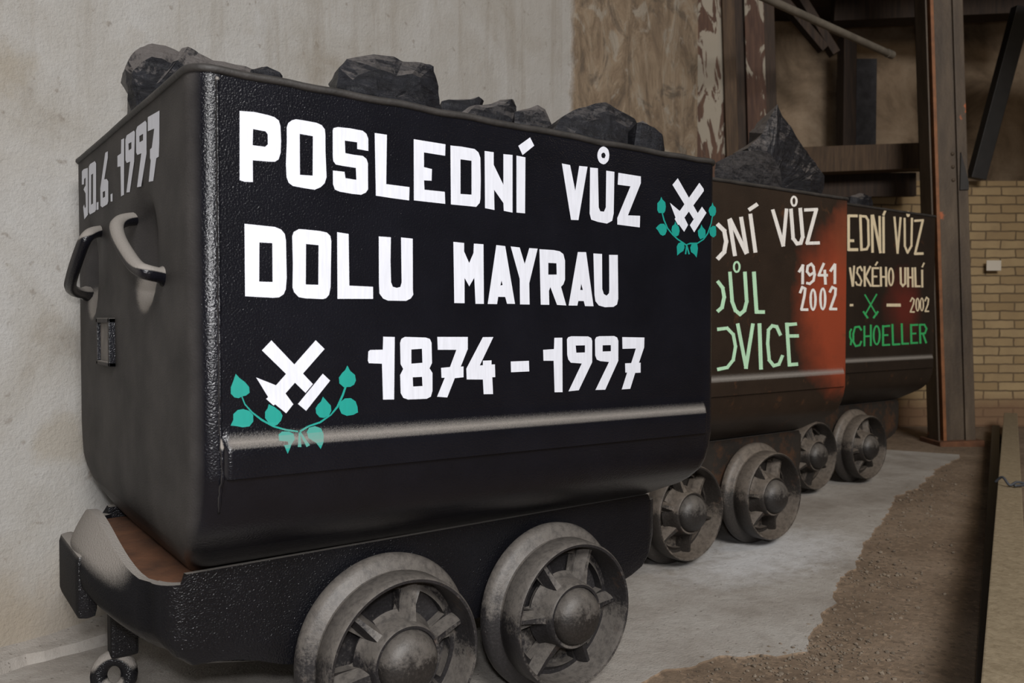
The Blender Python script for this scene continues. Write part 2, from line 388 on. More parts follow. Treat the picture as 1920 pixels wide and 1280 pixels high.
PAINT = [
  (0, 'painted_word', 'white painted first word of the top line, accented last letter', 'white', 'side', [[[83, 1318, 110, 1320, 136, 1318, 147, 1316, 155, 1311, 158, 1301, 159, 1274, 158, 1252, 154, 1240, 147, 1235, 136, 1234, 106, 1233, 106, 1194, 91, 1193, 82, 1195], [107, 1289, 130, 1288, 134, 1283, 134, 1265, 129, 1260, 106, 1260]], [[170, 1301, 173, 1309, 180, 1315, 188, 1318, 205, 1318, 229, 1317, 239, 1314, 245, 1307, 246, 1298, 246, 1266, 248, 1217, 244, 1205, 236, 1197, 224, 1191, 204, 1192, 181, 1194, 173, 1199, 169, 1209, 168, 1234, 170, 1275], [195, 1292, 221, 1291, 220, 1217, 195, 1216]], [[261, 1307, 263, 1312, 272, 1315, 297, 1316, 324, 1315, 332, 1310, 336, 1301, 336, 1277, 312, 1278, 312, 1291, 286, 1291, 287, 1267, 303, 1266, 324, 1266, 332, 1261, 335, 1253, 335, 1202, 330, 1195, 320, 1190, 302, 1190, 275, 1192, 265, 1195, 261, 1205, 261, 1231, 285, 1231, 287, 1219, 310, 1218, 309, 1241, 282, 1242, 267, 1243, 262, 1249, 261, 1256]], [[350, 1314, 377, 1314, 375, 1216, 428, 1215, 427, 1188, 394, 1189, 352, 1191]], [[438, 1313, 514, 1312, 513, 1288, 462, 1289, 462, 1259, 481, 1257, 480, 1233, 462, 1232, 463, 1213, 512, 1213, 513, 1188, 438, 1189]], [[526, 1311, 553, 1312, 587, 1311, 597, 1305, 602, 1294, 603, 1245, 602, 1207, 600, 1197, 591, 1188, 572, 1188, 527, 1188], [551, 1285, 579, 1285, 579, 1213, 551, 1212]], [[613, 1310, 637, 1310, 637, 1283, 663, 1242, 663, 1309, 688, 1310, 688, 1183, 664, 1185, 663, 1202, 638, 1229, 639, 1185, 614, 1187]], [[699, 1310, 724, 1309, 723, 1184, 699, 1184]], [[704, 1332, 737, 1355, 749, 1338, 716, 1313]]]),
  (0, 'painted_word', 'short white painted word with a ring accent at the end of the top line', 'white', 'side', [[[830, 1307, 855, 1306, 871, 1248, 883, 1307, 909, 1308, 881, 1180, 858, 1179]], [[917, 1307, 942, 1308, 945, 1215, 950, 1206, 962, 1206, 968, 1217, 969, 1305, 996, 1305, 994, 1204, 989, 1186, 972, 1178, 943, 1180, 921, 1184, 916, 1198]], [[979, 1343, 978, 1336, 976, 1330, 971, 1325, 966, 1321, 960, 1319, 954, 1320, 948, 1322, 944, 1326, 941, 1332, 940, 1338, 941, 1345, 944, 1351, 948, 1356, 954, 1360, 960, 1362, 966, 1361, 971, 1359, 976, 1355, 978, 1349], [967, 1341, 966, 1339, 965, 1337, 964, 1335, 962, 1334, 960, 1334, 958, 1334, 956, 1334, 954, 1336, 953, 1338, 953, 1340, 953, 1342, 954, 1344, 956, 1345, 958, 1347, 960, 1347, 962, 1347, 964, 1346, 965, 1345, 966, 1343]], [[1009, 1304, 1086, 1303, 1086, 1286, 1042, 1203, 1084, 1205, 1083, 1176, 1006, 1178, 1006, 1194, 1050, 1275, 1007, 1275]]]),
  (0, 'painted_word', 'white painted word starting the middle line', 'white', 'side', [[[90, 1118, 118, 1117, 146, 1116, 158, 1112, 165, 1104, 167, 1092, 168, 1024, 166, 1002, 162, 993, 153, 987, 141, 986, 90, 988], [117, 1086, 141, 1086, 141, 1015, 116, 1015]], [[179, 1101, 182, 1109, 192, 1115, 204, 1115, 234, 1114, 248, 1112, 255, 1106, 257, 1096, 256, 1053, 255, 1008, 252, 994, 246, 987, 239, 985, 203, 986, 191, 988, 182, 997, 179, 1006, 180, 1050], [206, 1088, 231, 1087, 230, 1012, 205, 1012]], [[269, 1114, 293, 1112, 294, 1012, 345, 1011, 345, 987, 269, 986]], [[358, 1111, 385, 1111, 384, 1063, 385, 1021, 389, 1012, 398, 1010, 406, 1012, 409, 1021, 408, 1112, 435, 1111, 435, 1008, 436, 997, 430, 989, 419, 984, 378, 984, 367, 988, 359, 998, 358, 1018]]]),
  (0, 'painted_word', 'white painted word ending the middle line', 'white', 'side', [[[533, 1110, 560, 1109, 560, 1091, 573, 1067, 584, 1089, 585, 1109, 610, 1109, 611, 980, 589, 980, 586, 1036, 573, 1017, 561, 1035, 561, 981, 535, 981]], [[644, 1109, 668, 1108, 695, 981, 673, 981, 668, 996, 649, 996, 646, 980, 621, 980], [658, 1032, 661, 1022, 655, 1021]], [[683, 1108, 708, 1107, 722, 1071, 735, 1107, 759, 1107, 735, 1028, 736, 980, 709, 980, 708, 1037]], [[764, 1106, 806, 1106, 824, 1104, 835, 1098, 840, 1083, 840, 1039, 835, 1028, 828, 1022, 844, 979, 816, 980, 796, 1021, 792, 1012, 793, 980, 768, 980], [790, 1076, 814, 1076, 815, 1050, 790, 1049]], [[879, 1105, 905, 1106, 929, 978, 902, 978, 898, 990, 881, 990, 878, 979, 851, 979], [890, 1031, 895, 1016, 887, 1016]], [[928, 1104, 956, 1104, 957, 1020, 962, 1008, 971, 1004, 979, 1010, 980, 1018, 979, 1103, 1008, 1104, 1010, 997, 1006, 983, 994, 977, 966, 976, 946, 980, 935, 990, 932, 1005]]]),
  (0, 'painted_years', 'white painted pair of years on the bottom line', 'white', 'side', [[[367, 912, 393, 911, 392, 843, 391, 785, 366, 786, 364, 858, 335, 860, 333, 865, 334, 883, 338, 886, 366, 886]], [[405, 899, 408, 907, 416, 911, 465, 909, 475, 906, 479, 898, 480, 856, 474, 845, 481, 835, 481, 798, 477, 786, 467, 782, 423, 783, 412, 787, 406, 797, 405, 834, 412, 846, 406, 856], [431, 885, 456, 886, 457, 857, 431, 856], [434, 828, 456, 828, 457, 809, 435, 809]], [[493, 910, 569, 909, 569, 883, 551, 846, 558, 846, 558, 823, 536, 822, 517, 782, 492, 785, 511, 824, 503, 824, 502, 845, 524, 846, 540, 882, 494, 883]], [[608, 908, 636, 908, 600, 847, 608, 847, 608, 857, 631, 857, 631, 848, 640, 848, 641, 820, 633, 820, 635, 783, 610, 784, 608, 816, 566, 818, 565, 841]], [[683, 853, 734, 853, 735, 829, 684, 829]], [[808, 904, 832, 904, 833, 777, 809, 778, 806, 851, 776, 852, 775, 877, 807, 878]], [[846, 900, 850, 905, 860, 907, 912, 906, 922, 902, 925, 895, 925, 844, 883, 779, 851, 778, 892, 842, 858, 845, 850, 853, 847, 864], [873, 885, 902, 885, 902, 868, 875, 868]], [[934, 898, 938, 904, 948, 906, 997, 906, 1007, 902, 1011, 894, 1011, 845, 968, 776, 936, 777, 980, 843, 951, 846, 940, 850, 935, 860], [959, 884, 986, 884, 986, 869, 959, 869]], [[1024, 903, 1101, 901, 1100, 876, 1082, 838, 1088, 838, 1088, 813, 1069, 813, 1052, 774, 1023, 774, 1041, 815, 1035, 815, 1034, 838, 1055, 838, 1071, 874, 1025, 874]]]),
  (0, 'painted_date', 'white painted date on the end of the cart', 'white', 'end', [[[1046, 1314, 1043, 1350, 1018, 1352, 956, 1347, 964, 1224, 1016, 1217, 1031, 1252, 1016, 1257, 1006, 1245, 991, 1249, 993, 1284, 1022, 1298, 1009, 1302, 992, 1305, 990, 1326, 1011, 1325, 1016, 1311]], [[941, 1348, 927, 1352, 860, 1350, 844, 1342, 852, 1226, 868, 1222, 936, 1222, 950, 1229], [911, 1322, 885, 1322, 891, 1246, 917, 1245]], [[844, 1243, 819, 1242, 820, 1223, 846, 1224]], [[728, 1350, 698, 1349, 699, 1334, 744, 1288, 714, 1285, 697, 1277, 700, 1230, 712, 1224, 772, 1223, 794, 1229, 794, 1272], [764, 1260, 736, 1259, 737, 1245, 764, 1245]], [[673, 1243, 650, 1243, 651, 1224, 672, 1226]], [[550, 1351, 520, 1349, 529, 1225, 559, 1225, 561, 1293, 593, 1296, 592, 1321, 554, 1321]], [[508, 1344, 495, 1351, 425, 1349, 417, 1344, 427, 1284, 472, 1224, 504, 1227, 464, 1289, 498, 1291, 510, 1299], [478, 1330, 450, 1329, 451, 1315, 477, 1315]], [[408, 1346, 396, 1352, 326, 1351, 316, 1345, 319, 1284, 368, 1223, 405, 1226, 363, 1291, 399, 1293, 409, 1300], [379, 1329, 346, 1328, 347, 1315, 378, 1316]], [[305, 1354, 213, 1349, 217, 1287, 222, 1262, 241, 1262, 267, 1221, 303, 1224, 285, 1264, 291, 1270, 290, 1287, 275, 1288, 254, 1322, 306, 1326]]]),
  (0, 'painted_hammers', 'white crossed hammers', 'white', 'side', [[[120, 890, 138, 908, 218, 824, 203, 808]], [[238, 843, 253, 829, 204, 774, 188, 788]], [[224, 907, 242, 890, 164, 809, 146, 825]], [[109, 841, 146, 825, 164, 809, 179, 788, 165, 772, 144, 790, 141, 788, 127, 801, 131, 804]]]),
  (0, 'painted_leaves', 'teal leaves on curved stems under the hammers', 'teal', 'side', [[[72, 849, 79, 841, 89, 833, 96, 824, 97, 814, 90, 809, 83, 808, 77, 805, 69, 807, 63, 814, 63, 825, 67, 835]], [[62, 757, 67, 767, 67, 777, 75, 784, 85, 785, 96, 781, 103, 773, 103, 761, 96, 753, 84, 752, 73, 755]], [[132, 791, 143, 785, 154, 776, 158, 768, 155, 759, 148, 752, 141, 750, 131, 757, 125, 766, 125, 777, 130, 784]], [[238, 799, 245, 791, 254, 781, 255, 771, 250, 762, 240, 758, 231, 760, 224, 768, 223, 778, 228, 785, 234, 790]], [[289, 857, 295, 846, 305, 838, 307, 827, 303, 819, 295, 815, 281, 815, 272, 823, 271, 834, 278, 843, 284, 848]], [[311, 764, 301, 760, 287, 759, 276, 764, 271, 775, 273, 786, 283, 793, 296, 793, 306, 786, 310, 775]], [[163, 698, 157, 714, 149, 724, 149, 734, 156, 739, 169, 738, 178, 733, 179, 723, 171, 714]], [[228, 701, 220, 713, 206, 723, 204, 734, 209, 742, 221, 744, 233, 739, 237, 728, 235, 714]], [[81, 809, 87, 793, 100, 777, 117, 762, 140, 748, 163, 740, 187, 735, 187, 738, 164, 743, 141, 751, 119, 765, 102, 779, 89, 794, 83, 810]], [[283, 816, 277, 801, 266, 779, 253, 764, 231, 752, 207, 746, 190, 738, 192, 735, 209, 743, 233, 749, 255, 762, 270, 777, 281, 799, 287, 815]], [[189, 735, 200, 707, 207, 710, 192, 736]], [[188, 734, 183, 709, 190, 708, 191, 733]]]),
  (0, 'painted_hammers', 'white crossed hammers', 'white', 'side', [[[1200, 1293, 1220, 1312, 1299, 1226, 1281, 1211]], [[1314, 1246, 1332, 1231, 1284, 1176, 1267, 1194]], [[1303, 1308, 1320, 1294, 1321, 1288, 1246, 1212, 1228, 1228]], [[1191, 1246, 1228, 1228, 1246, 1212, 1260, 1194, 1245, 1175, 1225, 1193, 1222, 1191, 1209, 1206, 1212, 1210]]]),
  (0, 'painted_leaves', 'teal leaves on curved stems under the hammers', 'teal', 'side', [[[1159, 1259, 1164, 1252, 1174, 1246, 1176, 1235, 1174, 1224, 1169, 1218, 1150, 1217, 1145, 1224, 1145, 1241, 1155, 1250]], [[1140, 1178, 1148, 1185, 1156, 1190, 1169, 1191, 1179, 1184, 1180, 1173, 1174, 1163, 1165, 1160, 1156, 1163, 1147, 1173]], [[1211, 1200, 1216, 1193, 1225, 1187, 1228, 1176, 1224, 1165, 1215, 1161, 1202, 1166, 1197, 1177, 1200, 1187, 1208, 1192]], [[1312, 1199, 1317, 1192, 1328, 1185, 1329, 1174, 1324, 1165, 1308, 1159, 1300, 1168, 1298, 1181, 1308, 1190]], [[1356, 1261, 1360, 1253, 1369, 1248, 1371, 1237, 1367, 1228, 1359, 1223, 1347, 1225, 1340, 1237, 1344, 1246, 1352, 1252]], [[1358, 1198, 1369, 1198, 1372, 1185, 1371, 1173, 1361, 1167, 1349, 1171, 1344, 1179, 1347, 1192]], [[1219, 1112, 1218, 1126, 1217, 1135, 1223, 1144, 1234, 1148, 1245, 1145, 1247, 1134, 1242, 1125, 1231, 1120]], [[1294, 1110, 1285, 1118, 1272, 1124, 1269, 1135, 1274, 1144, 1285, 1147, 1296, 1147, 1299, 1135, 1297, 1123]], [[1161, 1217, 1167, 1200, 1181, 1179, 1200, 1164, 1219, 1153, 1242, 1144, 1253, 1139, 1262, 1117, 1268, 1118, 1258, 1141, 1245, 1147, 1222, 1156, 1204, 1166, 1185, 1181, 1172, 1201, 1165, 1218]], [[1354, 1224, 1349, 1204, 1335, 1177, 1319, 1161, 1297, 1150, 1268, 1148, 1253, 1143, 1248, 1117, 1254, 1117, 1258, 1142, 1269, 1144, 1299, 1147, 1323, 1159, 1340, 1176, 1353, 1204, 1358, 1223]]]),
  (1, 'painted_word', 'white painted letters left on the top line, accented last letter', 'white2', 'side', [[[506, 1298, 552, 1271, 570, 1283, 523, 1310]], [[542, 1283, 556, 1234, 580, 1238, 565, 1288]], [[556, 1248, 542, 1197, 566, 1195, 580, 1246]], [[553, 1211, 507, 1177, 525, 1167, 570, 1200]], [[572, 1324, 607, 1187, 630, 1190, 595, 1328]], [[576, 1325, 677, 1196, 698, 1204, 596, 1333]], [[641, 1338, 678, 1201, 702, 1204, 664, 1342]], [[697, 1354, 730, 1206, 754, 1209, 720, 1358]], [[705, 1364, 760, 1392, 746, 1403, 692, 1375]]]),
  (1, 'painted_word', 'short white painted word with a ring accent', 'white2', 'side', [[[837, 1381, 909, 1238, 932, 1244, 859, 1386]], [[929, 1241, 950, 1394, 927, 1394, 906, 1241]], [[955, 1394, 973, 1270, 997, 1273, 979, 1398]], [[970, 1276, 1005, 1248, 1025, 1258, 989, 1285]], [[1004, 1248, 1047, 1255, 1041, 1270, 999, 1262]], [[1045, 1254, 1063, 1290, 1039, 1293, 1021, 1258]], [[1062, 1283, 1042, 1406, 1017, 1402, 1037, 1280]], [[1057, 1391, 1154, 1401, 1153, 1414, 1056, 1404]], [[1131, 1411, 1066, 1260, 1090, 1257, 1156, 1409]], [[1072, 1255, 1170, 1262, 1169, 1275, 1072, 1268]], [[1012, 1430, 1011, 1424, 1008, 1418, 1005, 1413, 1000, 1409, 994, 1407, 988, 1405, 981, 1406, 975, 1407, 970, 1411, 967, 1415, 964, 1420, 963, 1426, 964, 1432, 966, 1437, 970, 1442, 975, 1446, 981, 1449, 987, 1450, 993, 1450, 999, 1448, 1004, 1445, 1008, 1441, 1011, 1436], [997, 1429, 997, 1425, 996, 1422, 995, 1418, 992, 1416, 990, 1414, 987, 1414, 985, 1414, 982, 1415, 980, 1417, 979, 1420, 978, 1423, 977, 1427, 977, 1431, 978, 1434, 980, 1437, 982, 1439, 984, 1441, 987, 1442, 990, 1442, 992, 1440, 994, 1438, 996, 1436, 997, 1432]]]),
  (1, 'painted_word', 'pale green painted word with a ring accent', 'palegreen', 'side', [[[510, 1087, 545, 1057, 561, 1066, 526, 1095]], [[537, 1069, 548, 1026, 569, 1028, 557, 1071]], [[549, 1038, 533, 989, 554, 986, 569, 1035]], [[543, 1000, 511, 981, 525, 971, 557, 990]], [[579, 1127, 594, 1010, 615, 1011, 599, 1129]], [[591, 1017, 616, 974, 636, 979, 611, 1022]], [[611, 979, 650, 958, 663, 969, 625, 989]], [[652, 958, 690, 979, 676, 990, 638, 969]], [[686, 975, 703, 1020, 682, 1023, 665, 978]], [[702, 1012, 689, 1132, 667, 1130, 680, 1011]], [[721, 1132, 740, 970, 764, 971, 745, 1134]], [[743, 969, 804, 969, 804, 983, 743, 983]], [[652, 1148, 651, 1142, 649, 1137, 645, 1132, 641, 1128, 635, 1126, 629, 1125, 623, 1125, 618, 1127, 613, 1131, 610, 1135, 607, 1141, 607, 1147, 607, 1152, 609, 1158, 613, 1163, 618, 1167, 623, 1169, 629, 1170, 635, 1170, 640, 1168, 645, 1164, 649, 1160, 651, 1154], [640, 1148, 640, 1144, 639, 1140, 637, 1137, 635, 1135, 632, 1133, 629, 1132, 626, 1133, 624, 1134, 621, 1136, 620, 1140, 618, 1143, 618, 1147, 618, 1151, 619, 1155, 621, 1158, 623, 1160, 626, 1162, 629, 1163, 632, 1162, 634, 1161, 637, 1159, 639, 1155, 640, 1152]]]),
  (1, 'painted_word', 'pale green painted letters on the bottom line', 'palegreen', 'side', [[[519, 903, 584, 908, 582, 920, 517, 916]], [[564, 913, 609, 882, 623, 890, 578, 921]], [[601, 893, 617, 838, 636, 840, 620, 895]], [[617, 849, 602, 789, 621, 786, 636, 846]], [[609, 799, 566, 765, 581, 757, 624, 791]], [[582, 771, 517, 765, 521, 752, 586, 759]], [[626, 930, 680, 755, 701, 756, 647, 933]], [[699, 754, 741, 930, 719, 932, 677, 757]], [[758, 931, 770, 749, 794, 749, 782, 932]], [[916, 885, 887, 925, 867, 919, 897, 879]], [[890, 923, 846, 929, 842, 916, 886, 910]], [[848, 929, 815, 906, 830, 897, 864, 921]], [[817, 910, 812, 847, 833, 846, 838, 909]], [[812, 855, 824, 780, 845, 781, 833, 856]], [[821, 785, 859, 754, 876, 762, 837, 793]], [[859, 754, 907, 761, 901, 774, 853, 767]], [[904, 760, 931, 800, 911, 805, 884, 765]], [[934, 933, 955, 755, 979, 755, 958, 934]], [[960, 755, 1026, 756, 1024, 770, 958, 769]], [[940, 918, 1016, 922, 1013, 935, 938, 932]], [[947, 873, 1029, 872, 1028, 886, 947, 886]]]),
  (1, 'painted_years', 'white painted years one above the other', 'white2', 'side', [[[1032, 1138, 1064, 1170, 1048, 1175, 1016, 1143]], [[1041, 1173, 1042, 1091, 1061, 1092, 1060, 1174]], [[1124, 1147, 1090, 1133, 1100, 1124, 1134, 1139]], [[1111, 1131, 1084, 1152, 1070, 1145, 1096, 1125]], [[1089, 1142, 1095, 1171, 1078, 1172, 1071, 1142]], [[1085, 1161, 1120, 1176, 1110, 1184, 1076, 1170]], [[1099, 1177, 1122, 1160, 1137, 1167, 1113, 1184]], [[1116, 1168, 1127, 1130, 1145, 1132, 1133, 1171]], [[1127, 1139, 1117, 1107, 1134, 1105, 1145, 1138]], [[1125, 1116, 1090, 1096, 1102, 1089, 1137, 1108]], [[1108, 1100, 1077, 1103, 1074, 1093, 1105, 1089]], [[1192, 1187, 1153, 1131, 1169, 1127, 1209, 1183]], [[1157, 1127, 1230, 1129, 1230, 1140, 1157, 1138]], [[1196, 1156, 1203, 1094, 1223, 1095, 1216, 1158]], [[1255, 1148, 1292, 1182, 1275, 1188, 1238, 1154]], [[1271, 1185, 1272, 1098, 1292, 1099, 1291, 1186]], [[1042, 1053, 1059, 1082, 1042, 1085, 1025, 1056]], [[1039, 1076, 1071, 1068, 1079, 1077, 1047, 1086]], [[1061, 1078, 1055, 1043, 1073, 1042, 1079, 1077]], [[1057, 1051, 1035, 987, 1052, 985, 1075, 1049]], [[1039, 982, 1093, 982, 1092, 993, 1039, 992]], [[1252, 1059, 1274, 1086, 1257, 1090, 1235, 1064]], [[1253, 1081, 1291, 1072, 1298, 1082, 1260, 1091]], [[1279, 1083, 1275, 1049, 1294, 1049, 1298, 1082]], [[1278, 1058, 1239, 990, 1257, 986, 1297, 1055]], [[1243, 986, 1301, 986, 1301, 997, 1243, 997]], [[1151, 1030, 1150, 1018, 1148, 1006, 1144, 997, 1138, 989, 1132, 984, 1125, 983, 1119, 984, 1112, 989, 1107, 996, 1103, 1006, 1100, 1017, 1099, 1029, 1099, 1041, 1102, 1052, 1106, 1062, 1111, 1070, 1117, 1074, 1124, 1076, 1131, 1075, 1137, 1070, 1143, 1063, 1147, 1053, 1150, 1042], [1133, 1030, 1132, 1020, 1132, 1012, 1131, 1004, 1129, 998, 1127, 995, 1125, 993, 1123, 995, 1121, 998, 1119, 1004, 1118, 1011, 1117, 1020, 1117, 1029, 1117, 1039, 1117, 1047, 1119, 1055, 1120, 1061, 1122, 1064, 1124, 1065, 1126, 1064, 1128, 1061, 1130, 1055, 1131, 1048, 1132, 1039]], [[1221, 1034, 1220, 1021, 1218, 1010, 1214, 999, 1208, 992, 1202, 987, 1195, 985, 1188, 987, 1182, 991, 1176, 999, 1172, 1009, 1169, 1021, 1168, 1033, 1169, 1046, 1171, 1057, 1175, 1067, 1180, 1075, 1187, 1080, 1193, 1082, 1200, 1081, 1207, 1076, 1213, 1068, 1217, 1058, 1220, 1047], [1202, 1034, 1202, 1024, 1202, 1015, 1200, 1007, 1199, 1001, 1197, 997, 1195, 996, 1193, 997, 1191, 1001, 1189, 1007, 1188, 1015, 1187, 1024, 1186, 1033, 1186, 1043, 1187, 1052, 1188, 1060, 1190, 1066, 1192, 1070, 1194, 1071, 1196, 1070, 1198, 1066, 1200, 1060, 1201, 1053, 1202, 1043]]]),
  (2, 'painted_word', 'cream painted letters left on the top line', 'cream', 'side', [[[440, 1499, 530, 1505, 530, 1520, 440, 1514]], [[430, 1512, 434, 1317, 459, 1318, 455, 1513]], [[443, 1365, 499, 1368, 498, 1383, 442, 1380]], [[443, 1316, 539, 1321, 539, 1337, 443, 1332]], [[543, 1520, 558, 1323, 584, 1324, 568, 1522]], [[564, 1323, 632, 1330, 630, 1343, 561, 1336]], [[630, 1329, 656, 1363, 635, 1367, 609, 1333]], [[654, 1357, 645, 1501, 622, 1499, 631, 1356]], [[648, 1496, 615, 1523, 596, 1515, 628, 1488]], [[618, 1522, 548, 1519, 547, 1506, 618, 1509]], [[658, 1528, 669, 1318, 695, 1320, 684, 1531]], [[666, 1528, 751, 1318, 777, 1322, 692, 1532]], [[737, 1527, 748, 1319, 772, 1321, 761, 1529]], [[776, 1527, 783, 1321, 809, 1322, 802, 1529]], [[798, 1531, 827, 1571, 805, 1574, 776, 1535]]]),
  (2, 'painted_word', 'short cream painted word with a dot accent', 'cream', 'side', [[[894, 1535, 934, 1325, 957, 1327, 917, 1537]], [[955, 1326, 984, 1538, 961, 1537, 933, 1326]], [[1005, 1536, 1011, 1369, 1035, 1371, 1028, 1538]], [[1009, 1375, 1046, 1330, 1067, 1335, 1030, 1381]], [[1060, 1330, 1110, 1380, 1089, 1385, 1039, 1335]], [[1107, 1374, 1110, 1544, 1086, 1542, 1084, 1373]], [[1123, 1520, 1235, 1532, 1233, 1545, 1121, 1533]], [[1210, 1539, 1124, 1332, 1150, 1330, 1236, 1538]], [[1129, 1326, 1237, 1333, 1235, 1348, 1128, 1341]], [[1075, 1563, 1073, 1554, 1065, 1547, 1055, 1544, 1045, 1545, 1037, 1551, 1034, 1560, 1036, 1569, 1044, 1576, 1054, 1579, 1065, 1577, 1072, 1572]]]),
  (2, 'painted_word', 'cream painted letters on the second line', 'cream', 'side', [[[450, 1228, 480, 1125, 500, 1127, 470, 1230]], [[501, 1126, 510, 1240, 492, 1240, 483, 1126]], [[589, 1216, 566, 1242, 551, 1237, 573, 1211]], [[562, 1242, 527, 1230, 535, 1222, 570, 1234]], [[528, 1232, 520, 1199, 537, 1198, 545, 1231]], [[519, 1202, 553, 1175, 567, 1181, 533, 1208]], [[546, 1182, 569, 1154, 584, 1158, 562, 1186]], [[567, 1163, 553, 1133, 570, 1131, 584, 1161]], [[570, 1140, 526, 1142, 524, 1133, 568, 1130]], [[541, 1136, 524, 1156, 509, 1152, 526, 1132]], [[592, 1240, 597, 1128, 618, 1129, 613, 1241]], [[654, 1246, 602, 1184, 620, 1180, 672, 1242]], [[602, 1186, 660, 1128, 678, 1133, 619, 1192]], [[673, 1237, 675, 1130, 696, 1131, 694, 1238]], [[677, 1228, 750, 1230, 750, 1241, 677, 1238]], [[678, 1181, 733, 1183, 733, 1193, 678, 1192]], [[679, 1129, 758, 1131, 758, 1141, 679, 1140]], [[717, 1246, 742, 1268, 728, 1273, 703, 1251]], [[756, 1243, 762, 1132, 784, 1133, 778, 1244]], [[811, 1245, 816, 1133, 838, 1134, 833, 1246]], [[766, 1182, 830, 1184, 829, 1194, 765, 1192]], [[911, 1191, 910, 1177, 907, 1164, 901, 1153, 894, 1144, 886, 1139, 877, 1137, 869, 1138, 860, 1144, 853, 1152, 847, 1163, 844, 1176, 842, 1189, 843, 1203, 846, 1216, 851, 1227, 858, 1236, 866, 1242, 875, 1244, 884, 1242, 892, 1237, 900, 1229, 905, 1218, 909, 1205], [889, 1191, 889, 1180, 888, 1170, 886, 1161, 884, 1154, 881, 1150, 877, 1148, 874, 1149, 871, 1154, 868, 1160, 865, 1169, 864, 1179, 863, 1190, 863, 1201, 864, 1211, 866, 1220, 869, 1227, 872, 1231, 875, 1233, 879, 1231, 882, 1227, 885, 1221, 887, 1212, 889, 1202]]]),
  (2, 'painted_word', 'short cream painted word ending the second line', 'cream', 'side', [[[967, 1248, 973, 1152, 996, 1153, 990, 1249]], [[970, 1156, 1002, 1134, 1020, 1142, 988, 1164]], [[1009, 1134, 1046, 1156, 1029, 1164, 992, 1142]], [[1043, 1152, 1041, 1251, 1018, 1250, 1020, 1152]], [[1047, 1251, 1053, 1135, 1076, 1136, 1071, 1252]], [[1099, 1252, 1106, 1136, 1128, 1137, 1121, 1253]], [[1057, 1187, 1123, 1189, 1122, 1200, 1056, 1198]], [[1128, 1254, 1138, 1137, 1162, 1138, 1152, 1255]], [[1143, 1137, 1207, 1139, 1207, 1150, 1142, 1148]], [[1210, 1243, 1215, 1137, 1238, 1138, 1233, 1244]], [[1228, 1256, 1252, 1284, 1236, 1287, 1212, 1259]]]),
  (2, 'painted_dash', None, 'cream', 'side', [[[463, 1018, 497, 1019, 497, 1031, 463, 1031]]]),
  (2, 'painted_dash', None, 'cream', 'side', [[[833, 1020, 987, 1021, 986, 1039, 833, 1037]]]),
  (2, 'painted_hammers', 'green painted crossed hammers', 'green', 'side', [[[602, 1083, 727, 969, 739, 973, 614, 1087]], [[724, 1092, 604, 972, 616, 968, 737, 1088]], [[705, 951, 754, 990, 738, 996, 689, 957]], [[587, 989, 634, 951, 650, 956, 602, 995]]]),
  (2, 'painted_year', 'cream painted year at the right', 'cream', 'side', [[[1097, 1049, 1121, 1075, 1107, 1078, 1083, 1052]], [[1103, 1073, 1134, 1059, 1144, 1065, 1113, 1079]], [[1128, 1067, 1117, 1034, 1133, 1033, 1143, 1066]], [[1121, 1041, 1085, 992, 1099, 989, 1135, 1038]], [[1088, 987, 1143, 987, 1142, 996, 1088, 996]], [[1265, 1054, 1287, 1081, 1272, 1084, 1250, 1058]], [[1267, 1079, 1300, 1065, 1310, 1071, 1278, 1085]], [[1293, 1073, 1286, 1036, 1302, 1035, 1310, 1072]], [[1289, 1042, 1254, 996, 1270, 993, 1304, 1039]], [[1258, 991, 1309, 992, 1309, 1001, 1258, 1000]], [[1199, 1035, 1199, 1024, 1197, 1015, 1193, 1006, 1188, 1000, 1181, 995, 1175, 994, 1168, 995, 1162, 999, 1157, 1006, 1152, 1014, 1150, 1024, 1149, 1035, 1149, 1045, 1151, 1055, 1155, 1063, 1160, 1070, 1166, 1074, 1173, 1076, 1180, 1074, 1186, 1070, 1191, 1064, 1196, 1056, 1198, 1046], [1183, 1035, 1183, 1026, 1182, 1019, 1181, 1012, 1179, 1007, 1177, 1003, 1175, 1002, 1172, 1003, 1170, 1007, 1168, 1012, 1166, 1018, 1165, 1026, 1165, 1035, 1165, 1043, 1165, 1051, 1167, 1058, 1169, 1063, 1171, 1066, 1173, 1067, 1176, 1066, 1178, 1063, 1180, 1058, 1182, 1051, 1183, 1043]], [[1249, 1037, 1249, 1026, 1247, 1016, 1243, 1008, 1237, 1001, 1231, 997, 1225, 996, 1218, 997, 1212, 1001, 1206, 1008, 1202, 1016, 1199, 1026, 1198, 1036, 1199, 1047, 1201, 1057, 1205, 1065, 1210, 1072, 1216, 1076, 1223, 1078, 1229, 1076, 1236, 1072, 1241, 1066, 1245, 1058, 1248, 1048], [1233, 1037, 1233, 1028, 1232, 1020, 1231, 1014, 1229, 1008, 1227, 1005, 1224, 1004, 1222, 1005, 1220, 1008, 1218, 1014, 1216, 1020, 1215, 1028, 1214, 1037, 1214, 1045, 1215, 1053, 1216, 1060, 1218, 1065, 1220, 1068, 1223, 1069, 1225, 1068, 1228, 1065, 1230, 1060, 1231, 1053, 1233, 1045]]]),
